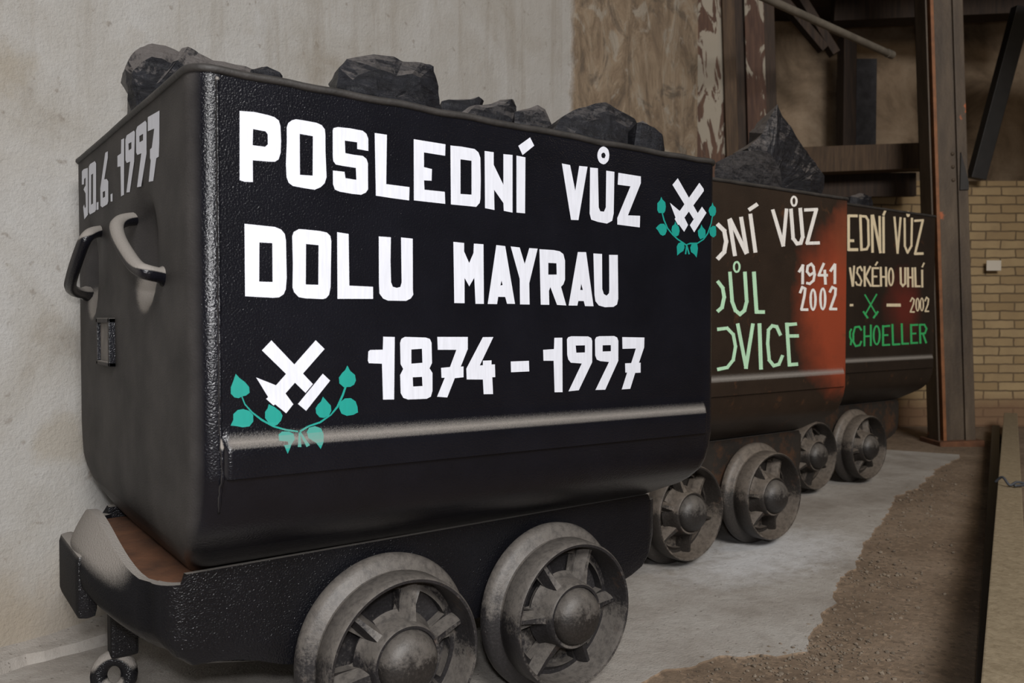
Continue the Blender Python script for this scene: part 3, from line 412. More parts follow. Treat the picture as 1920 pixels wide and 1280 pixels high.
  (2, 'painted_word', 'green painted word on the bottom line', 'green', 'side', [[[474, 898, 458, 879, 473, 875, 489, 894]], [[459, 884, 460, 848, 477, 848, 476, 883]], [[458, 853, 477, 828, 492, 831, 474, 856]], [[475, 837, 467, 808, 483, 806, 491, 835]], [[588, 889, 560, 913, 545, 907, 573, 883]], [[561, 913, 508, 909, 511, 899, 564, 902]], [[509, 909, 489, 868, 507, 865, 526, 906]], [[490, 874, 491, 822, 510, 822, 509, 874]], [[489, 827, 519, 796, 535, 800, 505, 831]], [[519, 795, 572, 801, 568, 811, 515, 805]], [[570, 800, 589, 826, 572, 830, 553, 804]], [[598, 912, 601, 798, 619, 798, 617, 912]], [[663, 918, 665, 799, 684, 798, 682, 918]], [[603, 848, 680, 850, 679, 859, 602, 858]], [[788, 914, 791, 797, 811, 797, 809, 914]], [[795, 796, 876, 797, 875, 808, 793, 806]], [[793, 902, 874, 905, 872, 916, 791, 912]], [[794, 852, 856, 853, 855, 863, 793, 862]], [[886, 921, 896, 799, 917, 799, 908, 921]], [[900, 797, 986, 798, 985, 809, 898, 808]], [[987, 924, 997, 802, 1019, 801, 1009, 924]], [[1001, 800, 1083, 800, 1082, 811, 1000, 811]], [[1091, 920, 1098, 802, 1121, 802, 1113, 920]], [[1102, 802, 1186, 803, 1185, 814, 1101, 813]], [[1096, 908, 1184, 910, 1182, 921, 1095, 919]], [[1101, 858, 1164, 859, 1163, 869, 1100, 868]], [[1191, 920, 1201, 803, 1224, 803, 1213, 920]], [[1195, 910, 1264, 910, 1264, 921, 1195, 921]], [[1244, 916, 1276, 886, 1294, 891, 1262, 921]], [[1274, 897, 1253, 862, 1272, 859, 1294, 894]], [[1271, 870, 1202, 867, 1205, 856, 1273, 859]], [[1229, 862, 1271, 802, 1291, 806, 1249, 865]], [[774, 858, 773, 843, 769, 829, 763, 818, 754, 809, 745, 803, 734, 802, 724, 804, 714, 810, 705, 819, 698, 830, 694, 844, 692, 859, 693, 873, 697, 887, 703, 898, 712, 907, 721, 913, 732, 915, 742, 913, 752, 907, 761, 898, 768, 886, 772, 872], [755, 858, 754, 846, 752, 835, 749, 825, 745, 818, 740, 814, 734, 812, 728, 814, 723, 819, 718, 826, 715, 835, 712, 847, 711, 858, 712, 870, 714, 881, 717, 891, 721, 898, 726, 903, 732, 904, 738, 903, 743, 898, 748, 891, 751, 881, 754, 870]]]),
]
LUMPS = [
  (0, [0.55, 0.55, 1.523], [-125, -12, -118, 9, -91, 42, -64, 57, -35, 58, -5, 48, 3, 58, 15, 63, 40, 55, 74, 44, 151, 41, 259, 29, 259, -27, 73, -68, -49, -123, -92, -111, -106, -92, -119, -61], 0.11, 'long coal slab with a dusty flat top at the left end of the black cart', [-92, -87]),
  (0, [0.67, 0.34, 1.483], [-35, -10, -29, 14, -11, 22, 7, 23, 44, 13, 44, -27, -17, -36], 0.03, 'smallest coal chip just above the black rim, right of the long coal slab', None),
  (0, [1.03, 0.4, 1.55], [-156, -36, -153, 9, -131, 33, -58, 58, -1, 62, 24, 54, 79, 62, 115, 57, 128, 24, 137, -23, 147, -77, 63, -109, -145, -112], 0.1, 'tall blocky coal lump standing alone near the middle of the black cart', [-74, -95]),
  (0, [1.329, 0.53, 1.556], [-82, -34, -78, 4, 15, 23, 52, 34, 67, 28, 52, -6, -21, -48], 0.04, 'thin flat black coal splinter lying just right of the tall block', None),
  (0, [1.337, 0.42, 1.509], [-127, -27, -66, 17, 5, 34, 37, 52, 82, 58, 93, 41, 101, -18, 41, -56, -31, -50, -118, -47], 0.05, 'low greyish coal lump right of the thin coal splinter', None),
  (0, [1.436, 0.35, 1.487], [-72, -33, -63, 26, -17, 43, 17, 57, 43, 49, 68, 8, 82, -28, 2, -60, -54, -60], 0.03, 'small knobbly coal lump left of the wide domed coal lump', None),
  (0, [1.553, 0.21, 1.474], [-157, -35, -135, 0, -89, 31, -23, 55, 26, 68, 76, 55, 138, 39, 159, 7, 181, -58, -3, -94, -135, -67], 0.07, 'wide domed coal lump on the right half of the black cart', [17, -77]),
  (0, [1.638, 0.1, 1.425], [-56, -16, -46, 42, -26, 50, 14, 36, 51, 19, 58, -16, 45, -54, -36, -62], 0.035, 'small coal lump with a yellow fleck, rightmost on the black cart', None),
  (1, [2.714, 0.608, 1.529], [-208, -30, -202, 11, -131, 43, -52, 73, 97, 92, 149, 71, 192, 33, 210, -30, 187, -119, -191, -139], 0.02, 'low rounded grey coal lump in front of the pointed one on the middle cart', [-17, -104]),
  (1, [3.051, 0.675, 1.64], [-264, -3, -169, 70, -134, 129, -71, 204, -42, 164, 29, 118, 86, 69, 184, 1, 269, -60, 266, -119, 207, -218, -94, -241, -201, -130], 0.09, 'big pointed coal lump with a dusty sloping side on the middle cart', [-183, -182]),
  (2, [4.689, 1.33, 1.634], [-117, -26, -101, 45, -6, 72, 99, 62, 130, 10, 102, -74, -99, -88], 0.1, 'small coal lump on the farthest cart', None),
]
# ------------------------------------------------------------------ the setting
UV = Vector((.8048, -.5936, 0)); VD = Vector((.5936, .8048, 0))     # across and along the line of sight to the far wall
ROT_BACK = math.atan2(-.5936, .8048)
g = MB()
NX, NY = 90, 70
for i in range(NX + 1):
    for j in range(NY + 1):
        x = -3.5 + 14.5 * i / NX; y = -4.0 + 10.0 * j / NY
        g.v.append((x, y, -.0055 + .0045 * noise.noise((x * 1.3, y * 1.3, 0))))
for i in range(NX):
    for j in range(NY):
        a = i * (NY + 1) + j; g.f.append((a, a + NY + 1, a + NY + 2, a + 1))
tag(g.build('floor', M['dirt'], smooth=True), kind='structure')
# pale screed with a broken edge, laid on the dirt
edge = [(-3, -.55), (-.5, -.25), (.9, -.06), (1.53, .03), (1.64, .05), (1.81, .03), (1.96, -.03), (1.98, -.07), (2.09, -.1), (2.25, -.01), (2.51, .1), (2.77, .23), (2.96, .29), (3.37, .48), (3.92, .70), (4.32, .87), (4.61, .92), (5.3, 1.15), (5.9, 1.3)]
fine = []
for (x0, y0), (x1, y1) in zip(edge, edge[1:]):
    n = max(2, int(math.hypot(x1 - x0, y1 - y0) / .018))
    for k in range(n):
        t = k / n; x = x0 + (x1 - x0) * t; y = y0 + (y1 - y0) * t
        fine.append((x + .022 * noise.noise((x * 9, y * 9, 3)) + .012 * noise.noise((x * 34, y * 34, 8)), y + .022 * noise.noise((x * 9, y * 9, 7)) + .012 * noise.noise((x * 34, y * 34, 1))))
W18 = math.radians(18.0); wx, wy = math.cos(W18), math.sin(W18); WO = (.41, 1.225)
slab = fine + [(6.0, 1.35), (5.6, 2.2), (WO[0] + 4.5 * wx, WO[1] + 4.5 * wy), (WO[0] - 3.4 * wx, WO[1] - 3.4 * wy)]
inner = []
for i, (x, y) in enumerate(slab): inner.append((x, y + (.003 if i < len(fine) else 0)))
sb = MB(); n = len(slab)
sb.add([(x, y, -.022) for x, y in slab] + [(x, y, -.003) for x, y in slab] + [(x, y, 0.0) for x, y in inner],
       [(i, (i + 1) % n, n + (i + 1) % n, n + i) for i in range(n)] + [(n + i, n + (i + 1) % n, 2 * n + (i + 1) % n, 2 * n + i) for i in range(n)] + [tuple(range(2 * n, 3 * n))])
so = sb.build('floor_screed', [M['screed'], M['dirt']])
for p in so.data.polygons[:2 * n]: p.material_index = 1
tag(so, kind='structure')
# concrete wall beside the carts
wl = MB(); wl.box(-3.6, 4.52, 0, .35, -.02, 5.2)
tag(wl.build('wall_left', M['wall'], loc=(WO[0], WO[1], 0), rotz=W18), kind='structure')
ft = MB(); m_ = 120
for i in range(m_ + 1):
    s_ = -1.2 + 5.0 * i / m_; w_ = .085 + .05 * noise.noise((s_ * 3, 0, 0)) + .02 * noise.noise((s_ * 14, 2, 0)); h_ = .035 + .012 * noise.noise((s_ * 6, 5, 0))
    ft.v += [(s_, -w_ - .012, -.002), (s_, -w_, h_ * .8), (s_, -w_ * .45, h_), (s_, .02, h_ + .02)]
for i in range(m_):
    for k in range(3): a = i * 4 + k; ft.f.append((a, a + 1, a + 5, a + 4))
tag(ft.build('trim_1', M['screed'], loc=(WO[0], WO[1], 0), rotz=W18), kind='structure')
# half-height brick wall across the end, plastered wall further back, ceiling over the end of the hall with an added shade slab
BW = Vector((7.787, 1.996, 0)); PW = BW + VD * 1.0
tag(MB().box(-4.2, 3.0, 0, .3, -.03, 2.17).build('wall_back', M['brick'], loc=BW, rotz=ROT_BACK), kind='structure')
tag(MB().box(-6.0, 3.4, 0, .2, -.03, 5.2).build('wall_end', M['plaster'], loc=PW, rotz=ROT_BACK), kind='structure')
cl = MB().box(-4.8, 3.2, -1.2, 1.2, 3.92, 4.05); cl.box(-.55, 3.2, -6.2, -1.2, 3.62, 3.75)  # second slab is out of view, added to shade the upper right wall
tag(cl.build('ceiling_and_shade_slab', M['wood_dark'], loc=BW, rotz=ROT_BACK), kind='structure')

# ------------------------------------------------------------------ mine carts
SIDE = [(.757, 0), (.744, -.0010), (.732, -.0032), (.722, -.0062), (.712, -.0098), (.704, -.0110), (.69, -.0110), (.668, -.0105), (.657, -.0100), (.654, .0005), (.62, .007), (.585, .018), (.554, .034), (.525, .066), (.503, .101), (.478, .150), (.455, .19), (.438, .23), (.421, .27), (.412, .36)]
ENDI = [(.57, 0), (.54, .004), (.51, .012), (.48, .028), (.45, .048), (.412, .080)]
CW = 1.141
def tub_section(L, z, inset, rc, dents=()):
    dy = max(interp(SIDE, z), 0) + inset; dx = interp(ENDI, z) + inset
    x0, x1, y0, y1 = dx, L - dx, dy, CW - dy
    rc = max(min(rc, (y1 - y0) / 2 - .01), .004)
    P = []
    def seg(ax, ay, bx, by, n):
        for k in range(n): P.append([ax + (bx - ax) * k / n, ay + (by - ay) * k / n])
    def arc(cx, cy, a0, n=7):
        for k in range(n): a = a0 + (PI / 2) * k / n; P.append([cx + rc * math.cos(a), cy + rc * math.sin(a)])
    seg(x0 + rc, y0, x0 + rc + .024, y0, 6); seg(x0 + rc + .024, y0, x1 - rc - .024, y0, 46); seg(x1 - rc - .024, y0, x1 - rc, y0, 6); arc(x1 - rc, y0 + rc, -PI / 2)
    seg(x1, y0 + rc, x1, y1 - rc, 20); arc(x1 - rc, y1 - rc, 0)
    seg(x1 - rc, y1, x0 + rc, y1, 20); arc(x0 + rc, y1 - rc, PI / 2)
    seg(x0, y1 - rc, x0, y0 + rc, 64); arc(x0 + rc, y0 + rc, PI)
    lip = min(interp(SIDE, z), 0)
    for p in P:                                                     # the lower side sheet stands proud between the corners
        t = min(max((min(p[0], L - p[0]) - rc - .002) / .014, 0), 1); t = t * t * (3 - 2 * t)
        if abs(p[1] - y0) < 1e-6: p[1] += lip * t
        elif abs(p[1] - y1) < 1e-6: p[1] -= lip * t
    for p in P:                                                     # hollows pressed in behind the handles
        if p[0] < L * .1:
            for (cy, cz, ry, rz, d) in dents:
                q = ((p[1] - cy) / ry) ** 2 + ((z - cz) / rz) ** 2
                if q < 4: p[0] += d * math.exp(-q * q * 1.2)
    return P
def make_tub(L, ztop, rc, dents, tilt, wavy, mat, root):
    zs = sorted({z for z, _ in SIDE} | {z for z, _ in ENDI} | {.74 + (ztop - .74) * k / 34 for k in range(35)}, reverse=True)
    mb = MB(); rows = []
    def put(P, z):
        base = len(mb.v)
        for x, y in P:
            zz = z + tilt * (x / L - .25) * (1 if z > .5 else max(0, (z - .42) / .08))
            if z > ztop - .1: zz += wavy * (.006 * noise.noise((x * 4, y * 2, 1)) + .004 * noise.noise((x * 11, y * 3, 5))) * (z - ztop + .1) / .1
            mb.v.append((x, y, zz))
        rows.append((base, len(P)))
    for z in zs: put(tub_section(L, z, 0, rc, dents), z)
    mb.f += [tuple(range(rows[-1][0], rows[-1][0] + rows[-1][1]))]
    nout = len(rows)
    for z in [ztop] + [zz for zz in zs[1:] if zz > .5][::3]: put(tub_section(L, z, .007, max(rc - .007, .004), dents), z)
    mb.f += [tuple(range(rows[-1][0], rows[-1][0] + rows[-1][1]))]
    def stitch(a, b):
        (ia, n_), (ib, _) = rows[a], rows[b]
        for k in range(n_): mb.f.append((ia + k, ia + (k + 1) % n_, ib + (k + 1) % n_, ib + k))
    for i in range(nout - 1): stitch(i, i + 1)
    stitch(0, nout)
    for i in range(nout, len(rows) - 1): stitch(i, i + 1)
    o = mb.build('box', mat, root, smooth=True, angle=50)
    # rolled rim along the top edge
    rim = [mb.v[i] for i in range(rows[0][0], rows[0][0] + rows[0][1])]
    rp = [(x, y, z - .003) for x, y, z in rim]
    MB().tube(rp, .0075, 8, closed=True).build('rim', M['rim'], root, smooth=True)
    return o
def bumper_x(y, out): s = max(0.0, math.sin(PI * min(max((y - .24) / (CW - .48), 0), 1))); return out * s ** .8
def make_chassis(L, mat, root, x_front=-.02, x_rear=1.365):
    cols = []                                                       # (x, y, rise, lean direction)
    r_ = .055; y0, y1 = .19, CW - .19
    for k in range(30): cols.append((x_front + r_ + (x_rear - x_front - 2 * r_) * k / 30, y0, 0, 0))
    for k in range(7): a = -PI / 2 + PI / 2 * k / 7; cols.append((x_rear - r_ + r_ * math.cos(a), y0 + r_ + r_ * math.sin(a), 0, k / 7))
    for k in range(24):
        y = y0 + r_ + (y1 - y0 - 2 * r_) * k / 24; s = math.sin(PI * k / 24); cols.append((x_rear + bumper_x(y, .045), y, s, 1))
    for k in range(7): a = PI / 2 * k / 7; cols.append((x_rear - r_ + r_ * math.cos(a), y1 - r_ + r_ * math.sin(a), 0, 1 - k / 7))
    for k in range(30): cols.append((x_rear - r_ - (x_rear - x_front - 2 * r_) * k / 30, y1, 0, 0))
    for k in range(7): a = PI / 2 + PI / 2 * k / 7; cols.append((x_front + r_ + r_ * math.cos(a), y1 - r_ + r_ * math.sin(a), 0, k / 7))
    for k in range(24):
        y = y1 - r_ - (y1 - y0 - 2 * r_) * k / 24; s = math.sin(PI * k / 24); cols.append((x_front - bumper_x(y, .092), y, s, -1))
    for k in range(7): a = PI + PI / 2 * k / 7; cols.append((x_front + r_ + r_ * math.cos(a), y0 + r_ + r_ * math.sin(a), 0, 1 - k / 7))
    n = len(cols); mb = MB(); nrow = 9
    for x, y, s, d in cols:
        end = abs(d) > .1
        zt = (.428 + .087 * s ** 1.8) if (end or x < .02 or x > 1.335) else .447
        t = min(max((x - .03) / .20, 0), 1); t2 = min(max((1.36 - x) / .12, 0), 1)
        zb = .262 + .034 * s - .052 * t * t * t2 * (1 - min(abs(d), 1))
        dirx = -1 if x < L / 2 else 1
        for k in range(nrow):
            u = k / (nrow - 1); z = zb + (zt - zb) * u
            lean = -dirx * .045 * s * max(0, (u - .55) / .45) ** 1.5                       # the plate leans in towards the box
            low = .02 * max(0, (.2 - u) / .2) ** 2
            lean += -dirx * (.055 * max(0, (.42 - u) / .42) ** 1.2 * min(abs(d), 1))     # and tapers back below
            cx, cy = (x - L / 2), (y - CW / 2); ln = math.hypot(cx, cy)
            mb.v.append((x + lean - low * cx / ln, y - low * cy / ln * .5, z))
        # inner face
        cx, cy = (x - L / 2), (y - CW / 2)
        ix = x + (-dirx * .018 if end else 0) + -dirx * .045 * s; iy = y + (.02 if y < CW / 2 else -.02) * (0 if (end and abs(d) == 1) else 1)
        mb.v.append((ix, iy, zt - .002)); mb.v.append((ix, iy, .398))
    R = nrow + 2
    for i in range(n):
        j = (i + 1) % n
        for k in range(R - 1): mb.f.append((i * R + k, j * R + k, j * R + k + 1, i * R + k + 1))
    mb.f.append(tuple(i * R for i in range(n))); mb.f.append(tuple(i * R + R - 1 for i in range(n)))
    ch = mb.build('chassis', mat, root, smooth=True, angle=45)
    deck = MB(); pl = [cols[i] for i in range(n)]
    deck.prism([(x + (.013 if x < L / 2 else -.013), y + (.013 if y < CW / 2 else -.025)) for x, y, s, d in pl], 2, .392, .4165)
    deck.build('deck_plate', M['rust'], root)
    for sgn, xf in ((-1, x_front - .05), (1, x_rear + .02)):
        b = MB(); a0, a1 = sorted((xf, xf + sgn * .042)); b.box(a0, a1, .49, .745, .295, .440, .018)
        bl = b.build('buffer', mat, root, smooth=True, angle=40)
    lk = MB(); axis = Vector((-.35, -.93, .1)).normalized(); sx = axis.cross(Vector((0, 0, 1))).normalized(); sz = sx.cross(axis)
    c0 = Vector((-.02, .60, .122))
    ringp = [c0 + sx * (.033 * math.cos(2 * PI * k / 20)) + sz * (.038 * math.sin(2 * PI * k / 20)) for k in range(20)]
    lk.tube(ringp, .019, 10, closed=True)
    lk.build('coupling_link', mat, root, smooth=True)
    MB().box(-.03, .03, .575, .625, .165, .345, .008).build('coupling_lug', mat, root)
    return ch
def wheel_mesh(R, Rf, yf, phase):
    """outer face at y = 0, the flange towards +y"""
    w = MB()
    prof = [(R - .015, .070), (R - .014, .012), (R - .010, .001), (R - .004, 0), (R, .005), (R + .001, .03), (R + .002, yf - .036), (R - .0015, yf - .031), (R - .0005, yf - .025), (R + .008, yf - .019), (R + .020, yf - .014), (Rf - .004, yf - .006), (Rf, yf + .003), (Rf - .002, yf + .016), (Rf - .012, yf + .020), (.10, yf + .020), (.06, yf + .02), (.06, .100), (R - .02, .085)]
    w.lathe(prof, 80, closed=True)
    # web with six openings, each with a raised lip
    na, radii = 96, [.060, .078, .090, .104, .118, .130, .142, .153, R - .013]
    yy = [.060, .062, .064, .066, .068, .070, .072, .074, .076]
    def hole(k, i):
        a = (k + .5) / na * 2 * PI - phase; a = (a % (PI / 3)) - PI / 6
        return abs(a) < .30 and 2 <= i <= 5
    def idx(k, i, b): return ((k % na) * len(radii) + i) * 2 + b + base
    base = len(w.v)
    for k in range(na):
        a = k / na * 2 * PI
        for r_, y in zip(radii, yy):
            lipped = 0
            for dk in (-1, 0):
                for di in (-1, 0):
                    i_ = radii.index(r_) + di
                    if hole(k + dk, i_): lipped = 1
            for b in (0, 1): w.v.append((r_ * math.cos(a), y - (.010 * lipped if b == 0 else -.016), r_ * math.sin(a)))
    for k in range(na):
        for i in range(len(radii) - 1):
            if hole(k, i): continue
            w.f.append((idx(k, i, 0), idx(k, i + 1, 0), idx(k + 1, i + 1, 0), idx(k + 1, i, 0)))
            w.f.append((idx(k, i, 1), idx(k + 1, i, 1), idx(k + 1, i + 1, 1), idx(k, i + 1, 1)))
            if hole(k - 1, i): w.f.append((idx(k, i, 0), idx(k, i + 1, 0), idx(k, i + 1, 1), idx(k, i, 1)))
            if hole(k + 1, i): w.f.append((idx(k + 1, i, 0), idx(k + 1, i + 1, 0), idx(k + 1, i + 1, 1), idx(k + 1, i, 1)))
            if hole(k, i - 1): w.f.append((idx(k, i, 0), idx(k + 1, i, 0), idx(k + 1, i, 1), idx(k, i, 1)))
            if hole(k, i + 1): w.f.append((idx(k, i + 1, 0), idx(k + 1, i + 1, 0), idx(k + 1, i + 1, 1), idx(k, i + 1, 1)))
    # boss: cone rising from the web to the hub ring
    w.lathe([(.098, .064), (.090, .050), (.084, .028), (.081, .004), (.078, 0), (.072, .001), (.071, .006), (.03, .006)], 64)
    w.lathe([(.098, .066), (.06, .070)], 64)
    return w
def spoke_mesh(a, R):
    s = MB(); ca, sa = math.cos(a), math.sin(a)
    sec = [(.070, .052, .014, .020), (.092, .044, .024, .015), (.125, .036, .036, .010), (R - .012, .030, .046, .008)]
    for r_, w_, y, c_ in sec:
        for t, yy in ((-w_ * .5, .076), (-w_ * .32, y + (.076 - y) * .35), (-c_ * .5, y), (c_ * .5, y), (w_ * .32, y + (.076 - y) * .35), (w_ * .5, .076)):
            s.v.append((r_ * ca - t * sa, yy, r_ * sa + t * ca))
    for i in range(len(sec) - 1):
        for k in range(5): b = i * 6 + k; s.f.append((b, b + 1, b + 7, b + 6))
        s.f.append((i * 6 + 5, i * 6, i * 6 + 6, i * 6 + 11))
    s.f.append(tuple(range(6))[::-1]); s.f.append(tuple(range(len(sec) * 6 - 6, len(sec) * 6)))
    return s
WR, WRF, WYF = .1814, .2127, .098
PROTO = {}
def wheel(root, x, y, rot, face, mat):
    key = (mat.name,)
    if key not in PROTO:
        w = wheel_mesh(WR, WRF, WYF, 0.0).build('wheel', mat, smooth=True, angle=38); COL.objects.unlink(w)
        cap = MB().lathe([(0.0001, -.036), (.020, -.035), (.040, -.031), (.056, -.023), (.066, -.010), (.0695, .004), (.0695, .012), (.05, .012)], 48); c_ = cap.build('hub_cap', M['cap'], smooth=True, angle=60); COL.objects.unlink(c_)
        sp = [spoke_mesh(PI / 3 * (k + .5) + PI / 6, WR).build('spoke', mat, smooth=True, angle=35) for k in range(6)]
        for s_ in sp: COL.objects.unlink(s_)
        PROTO[key] = (w, c_, sp)
    w, c_, sp = PROTO[key]
    r = w.copy(); COL.objects.link(r); r.parent = root; r.location = (x, y, WRF)
    r.rotation_euler = (0, rot, 0) if face < 0 else (0, rot, PI)
    for q in [c_] + sp:
        d = q.copy(); COL.objects.link(d); d.parent = r
    return r
def painted(root, item, L):
    cart, name, label, mat, plane, polys = item
    bm = bmesh.new()
    for pi_, rings in enumerate(polys):
        R3 = [[Vector((q[i] / 1000, q[i + 1] / 1000, 0)) for i in range(0, len(q), 2)] for q in rings]
        flat = [p for r_ in R3 for p in r_]
        vs_ = [bm.verts.new((p.x, p.y, pi_ % 7)) for p in flat]
        for t in tessellate_polygon(R3):
            try: bm.faces.new([vs_[i] for i in t])
            except ValueError: pass
    if plane == 'side':
        for z in [k / 1000 for k in range(630, 760, 6)]:
            bmesh.ops.bisect_plane(bm, geom=bm.verts[:] + bm.edges[:] + bm.faces[:], plane_co=(0, z, 0), plane_no=(0, 1, 0))
    for v in bm.verts:
        s_, z, k = v.co; e = .0007 + .00004 * k
        v.co = Vector((s_, interp(SIDE, z) - e, z)) if plane == 'side' else Vector((-e, s_, z))
    bmesh.ops.recalc_face_normals(bm, faces=bm.faces)
    want = Vector((0, -1, 0)) if plane == 'side' else Vector((-1, 0, 0))
    for f in bm.faces:
        f.normal_update()
        if f.normal.dot(want) < 0: f.normal_flip()
    me = bpy.data.meshes.new(name); bm.to_mesh(me); bm.free(); me.materials.append(M[mat])
    o = bpy.data.objects.new(name, me); COL.objects.link(o); o.parent = root
    if label: o['label'] = label
    return o
CARTS = [
    dict(loc=(.4187, 0, 0), L=1.384, ztop=1.3835, rc=.043, hubs=(.4546, .9277), rot=(-.25, .02), tilt=-.020, wavy=1.0, box='cart_black', ch='chassis_black', iron='iron',
         label='nearest mine cart, glossy black with big white lettering and teal leaves'),
    dict(loc=(1.969, .5757, 0), L=1.384, ztop=1.4717, rc=.02, hubs=(.452, .960), rot=(.3, .12), tilt=0, wavy=.3, box='cart_brown', ch='chassis_rust', iron='iron_old',
         label='middle mine cart, dark brown with a red sprayed right side and pale green lettering'),
    dict(loc=(3.717, 1.0775, 0), L=1.384, ztop=1.5722, rc=.02, hubs=(.27, .778), rot=(.5, -.2), tilt=0, wavy=.3, box='cart_dark', ch='chassis_rust', iron='iron_old',
         label='farthest mine cart, dark with cream lettering and a green bottom line'),
]
for ci, c in enumerate(CARTS):
    root = empty('mine_cart', c['loc'], c['label'], 'mine cart', 'mine carts standing along the concrete wall'); L = c['L']
    dents = [(.37, 1.085, .10, .105, .050), (.95, 1.07, .085, .105, .045)]
    make_tub(L, c['ztop'], c['rc'], dents, c['tilt'], c['wavy'], M[c['box']], root)
    make_chassis(L, M[c['ch']], root)
    for k, hx in enumerate(c['hubs']):
        wheel(root, hx, .0567, c['rot'][k], -1, M[c['iron']]); wheel(root, hx, CW - .0567, c['rot'][k], 1, M[c['iron']])
        MB().tube([(hx, .15, WRF), (hx, CW - .15, WRF)], .03, 16).build('axle', M['dark_steel'], root, smooth=True, angle=40)
    for path in ([(.055, .50, 1.172), (.02, .475, 1.168), (-.02, .44, 1.158), (-.042, .40, 1.140), (-.050, .34, 1.108), (-.050, .26, 1.070), (-.046, .20, 1.044), (-.030, .18, 1.034), (.02, .215, 1.028)],
                 [(.055, .86, 1.174), (.02, .83, 1.171), (-.02, .775, 1.160), (-.044, .745, 1.140), (-.056, .78, 1.095), (-.060, .84, 1.052), (-.054, .90, 1.030), (-.030, .97, 1.019), (.02, 1.05, 1.016)]):
        MB().tube(smooth_path(path, 5), lambda i: .0145 + (.006 if i > 37 else 0), 12).build('handle', M[c['box']], root, smooth=True, angle=50)
    lh = MB(); y0, y1, z0, z1 = .645, .80, .835, .95
    for b in ((y0, y1, z1 - .012, z1), (y0, y0 + .014, z0, z1), (y1 - .014, y1, z0, z1), (y0, y1, z0, z0 + .01)): lh.box(-.014, .004, *b, .002)
    lab = lh.build('label_holder', M['rust'] if ci else M['cart_black'], root)
    MB().box(-.006, .002, y0 + .012, y1 - .012, z0 + .008, z1 - .010).build('label_card', M['label'], lab)
    sm = MB(); pts = [(c['rc'] + .001 + .0012 * noise.noise((0, 0, z * 60)), interp(SIDE, z) - .0005 + .0008 * noise.noise((3, 0, z * 90)), z) for z in [c['ztop'] - .012 - (c['ztop'] - .012 - .60) * k / 110 for k in range(111)]]
    sm.tube(pts, lambda i: .0030 + .0022 * noise.noise((i * .37, 0, 0)) + .0012 * noise.noise((i * 1.3, 4, 0)), 7); sm.build('weld_seam', M[c['box']], root, smooth=True)
    for item in PAINT:
        if item[0] == ci: painted(root, item, L)

# ------------------------------------------------------------------ coal
RD = Vector((1, 0, 0))
for li, (ci, P0, ol, dep, lab, foc) in enumerate(LUMPS):
    P0 = Vector(P0); pts = [(ol[i] / 1000, ol[i + 1] / 1000) for i in range(0, len(ol), 2)]
    zlo = min(p[1] for p in pts); zhi = max(p[1] for p in pts); seat = CARTS[ci]['ztop'] - .068 - P0.z      # bedded in the small coal
    pts = [(x, z + min(0, seat - zlo) if z < zlo + .25 * (zhi - zlo) else z) for x, z in pts]
    dense = []
    for a, b in zip(pts, pts[1:] + pts[:1]):
        k = max(1, int(math.hypot(b[0] - a[0], b[1] - a[1]) / .04))
        for j in range(k): dense.append((a[0] + (b[0] - a[0]) * j / k, a[1] + (b[1] - a[1]) * j / k))
    n = len(dense); mb = MB(); random.seed(li + 3); lay = [(-1.0, .40), (-.75, .74), (0, 1.0), (.75, .80), (1.0, .5)]
    for d, s_0 in lay:
        for x, z in dense:
            s_ = s_0 * (1 + (random.uniform(-.14, .10) * (.25 if foc and d < 0 else 1) if d else 0))
            sh = -.010 * d if z > 0 else 0
            if foc and d < 0: f_ = 1 - (1 - s_) * 1.15; px_, pz_ = foc[0] / 1000 + (x - foc[0] / 1000) * f_, foc[1] / 1000 + (z - foc[1] / 1000) * f_
            else: px_, pz_ = x * s_, z * s_ + sh
            q = RD * px_ + Vector((0, 0, pz_)) + Vector((0, dep * (d * .35 if d < 0 else d * 1.65), 0))
            mb.v.append(q[:])
    for i in range(len(lay) - 1):
        for k in range(n): mb.f.append((i * n + k, i * n + (k + 1) % n, (i + 1) * n + (k + 1) % n, (i + 1) * n + k))
    mb.f.append(tuple(range(n))[::-1]); mb.f.append(tuple(range((len(lay) - 1) * n, len(lay) * n)))
    bm = bmesh.new(); me = bpy.data.meshes.new('coal_lump'); me.from_pydata(mb.v, [], mb.f); bm.from_mesh(me)
    bmesh.ops.triangulate(bm, faces=bm.faces[:]); bmesh.ops.subdivide_edges(bm, edges=bm.edges[:], cuts=2, use_grid_fill=True)
    bmesh.ops.recalc_face_normals(bm, faces=bm.faces); bm.normal_update()
    for v in bm.verts:
        q = v.co * 1.0 + Vector((li * 3.1, li * 1.7, 0)); cell = noise.cell(q * 26); fr = noise.noise(q * 22) * .6 + noise.noise(q * 60) * .4
        strat = noise.noise((q.x * 6, q.y * 6, q.z * 70))
        amp = min(.010, dep * .12)
        v.co += v.normal * (amp * (fr * .45 + strat * .28 + (cell - .5) * .12))
    bm.to_mesh(me); bm.free(); me.materials.append(M['coal_dusty' if li in (4, 5, 8) else 'coal_half' if li in (0, 9) else 'coal'])
    o = bpy.data.objects.new('coal_lump', me); COL.objects.link(o); o.location = P0
    tag(o, lab, 'coal', 'coal lumps heaped on the mine carts')
